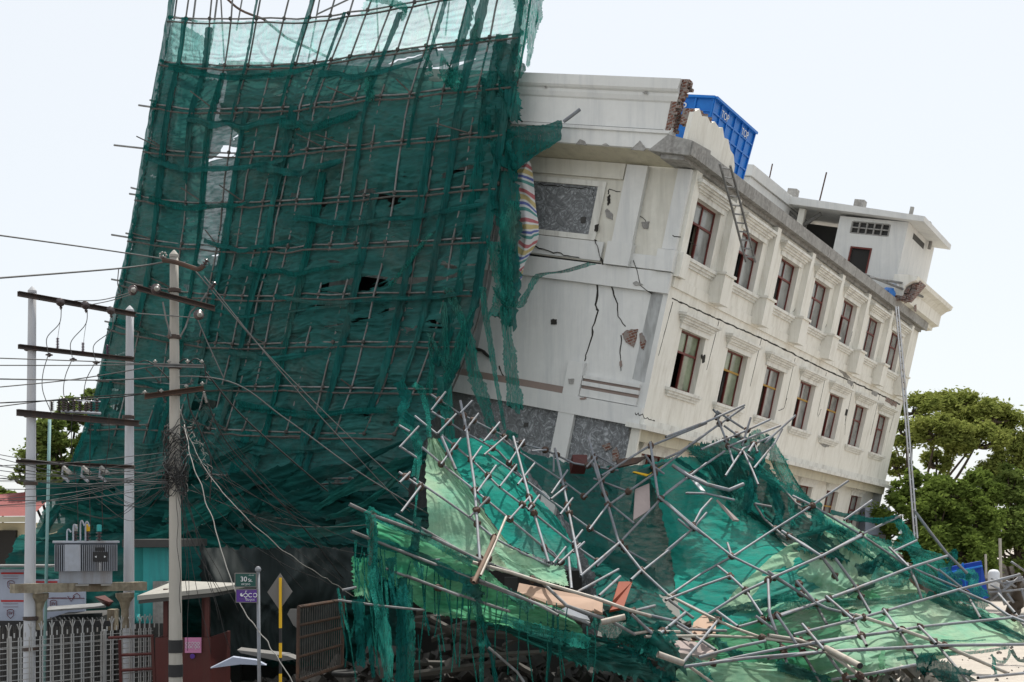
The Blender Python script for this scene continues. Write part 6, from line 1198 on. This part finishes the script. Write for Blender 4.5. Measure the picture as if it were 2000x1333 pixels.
tree('rain_tree', (P(1790,0,66).x, 66, 0), 4.5, TC([(1785,800,45,24,0), (1860,790,55,22,2), (1935,815,60,26,0), (2000,850,60,30,1), (1770,850,40,24,-1), (1830,845,50,26,-3), (1905,865,60,24,-3), (1975,900,50,22,0), (1750,905,26,26,0), (1830,905,32,20,1), (2050,870,50,40,0), (1940,930,40,20,0), (1735,830,18,20,3), (1880,830,60,25,4)], 66), 70000, 'leafa', 'broad spreading rain tree with dark limbs against the sky at right', 3, ls=.125, trunk_r=.4)
tree('dense_tree', (P(1840,0,60).x, 60, 0), 1.5, TC([(1780,960,45,35,0), (1840,965,50,38,-1), (1900,960,50,38,0), (1760,1020,50,45,-2), (1830,1030,55,45,-2), (1905,1030,55,45,-2), (1800,1080,60,35,-3), (1890,1085,60,35,-3)], 60), 60000, 'leafb', 'dense dark green tree mass under the rain tree', 5, ls=.13)
tree('dense_tree', (P(1985,0,62).x, 62, 0), 1.5, TC([(1970,960,45,40,0), (2020,980,50,50,0), (1975,1030,45,50,-1), (2040,1050,60,50,-2), (1985,1080,50,40,-2), (1940,1000,35,40,2)], 62), 36000, 'leafc', 'olive green leafy tree at the right edge', 6, ls=.125)
tree('leafy_tree', (P(130,0,50).x, 50, 0), 3.0, TC([(110,850,50,32,0), (150,810,42,26,1), (185,790,28,26,0), (70,900,38,24,0), (130,905,50,36,0), (180,880,40,40,1), (45,930,22,16,0), (100,945,55,22,0), (160,940,45,30,0), (210,900,40,60,2)], 50), 34000, 'leafc', 'light green tree behind the transformer poles', 8, ls=.11, trunk_r=.25)
tree('small_bush_tree', (P(8,0,55).x, 55, 0), 2.0, TC([(5,968,22,12,0), (-25,965,30,20,0)], 55), 2500, 'leafb', 'low dark tree top above the red roof at the left edge', 9, ls=.14, trunk_r=.2)
tag(MB().box(P(1690,0,58).x, P(1738,0,58).x, 58, 60, 0, P(0,992,58).z).build('grey_shed', 'panel'), 'small grey wall seen between the facade and the trees', 'shed')
tag(MB().box(P(1700,0,57).x, P(1730,0,57).x, 57, 57.5, 0, P(0,1045,57).z).build('dark_doorway', 'dark'), 'dark opening low behind the facade corner', 'doorway')
bn = thing('blue_barrier', P(1880,1170,38), 'bright blue sheet barrier behind the right end of the nets', 'barrier')
MB().prism([P(1832,1112,38), P(1917,1096,37), P(1931,1168,37), P(1915,1172,37), P(1840,1160,38)], V((0,.1,0))).build('sheet', 'bluebin', bn)
MB().tube([P(1838,1122,37.8), P(1918,1106,36.9)], .03, 5).tube([P(1880,1100,37.4), P(1890,1166,37.4)], .03, 5).build('rib', 'blue', bn)
wt = thing('white_drum', P(1941,1150,40), 'white domed drum beyond the blue barrier', 'drum')
MB().lathe(P(1941,1150,40), (0,0,1), [(.17,0),(.18,.25),(.18,.5),(.12,.58),(.03,.6)], 14).build('drum_body', 'signwhite', wt, smooth=True)
for x, y0, y1, r, lab in ((1954,1052,1140,.05,'pale bare post right of the white drum'), (1926,1083,1130,.04,'thin bare stake left of the white drum')):
    tag(MB().tube([P(x-1,y0,42), P(x,y0+40,42), P(x+1,y1,42)], r, 7).build('wooden_post', 'cpole'), lab, 'post')
dh = thing('collapsed_scaffold', P(1970,1200,40), 'distant small heap of fallen tubes at the right edge', 'scaffold', 'fallen scaffold lattices')
for q in ([(1900,390),(2010,465)], [(1730,630),(2010,605)], [(1740,570),(1840,625)], [(1740,695),(1975,500)], [(1790,520),(1860,600)], [(1830,560),(2000,530)], [(1860,540),(1940,590)], [(1870,640),(1920,710)], [(1955,480),(2005,560)], [(1745,520),(1830,560)], [(1840,590),(1990,510)], [(1980,600),(2010,700)], [(1800,590),(1850,730)]):
    MB().tube([P(1500+x/4, 1000+y/4, 39.5) for x, y in q], .035, 6).build('tube', 'tube', dh, smooth=True)
# far garden wall and ground
tag(MB().box(-60, 60, 75, 75.3, 0, 2.4).build('garden_wall', 'rubble'), 'long low grey wall far behind everything', 'wall')
MB().quad((-300,-40,0),(300,-40,0),(300,700,0),(-300,700,0)).build('ground', 'ground').__setitem__('kind', 'structure')
MB().quad((-300,18,.004),(-3,18,.004),(-3,26.5,.004),(-300,26.5,.004)).quad((-3,-40,.004),(300,-40,.004),(300,24,.004),(-3,24,.004)).build('road', 'road').__setitem__('kind', 'structure')
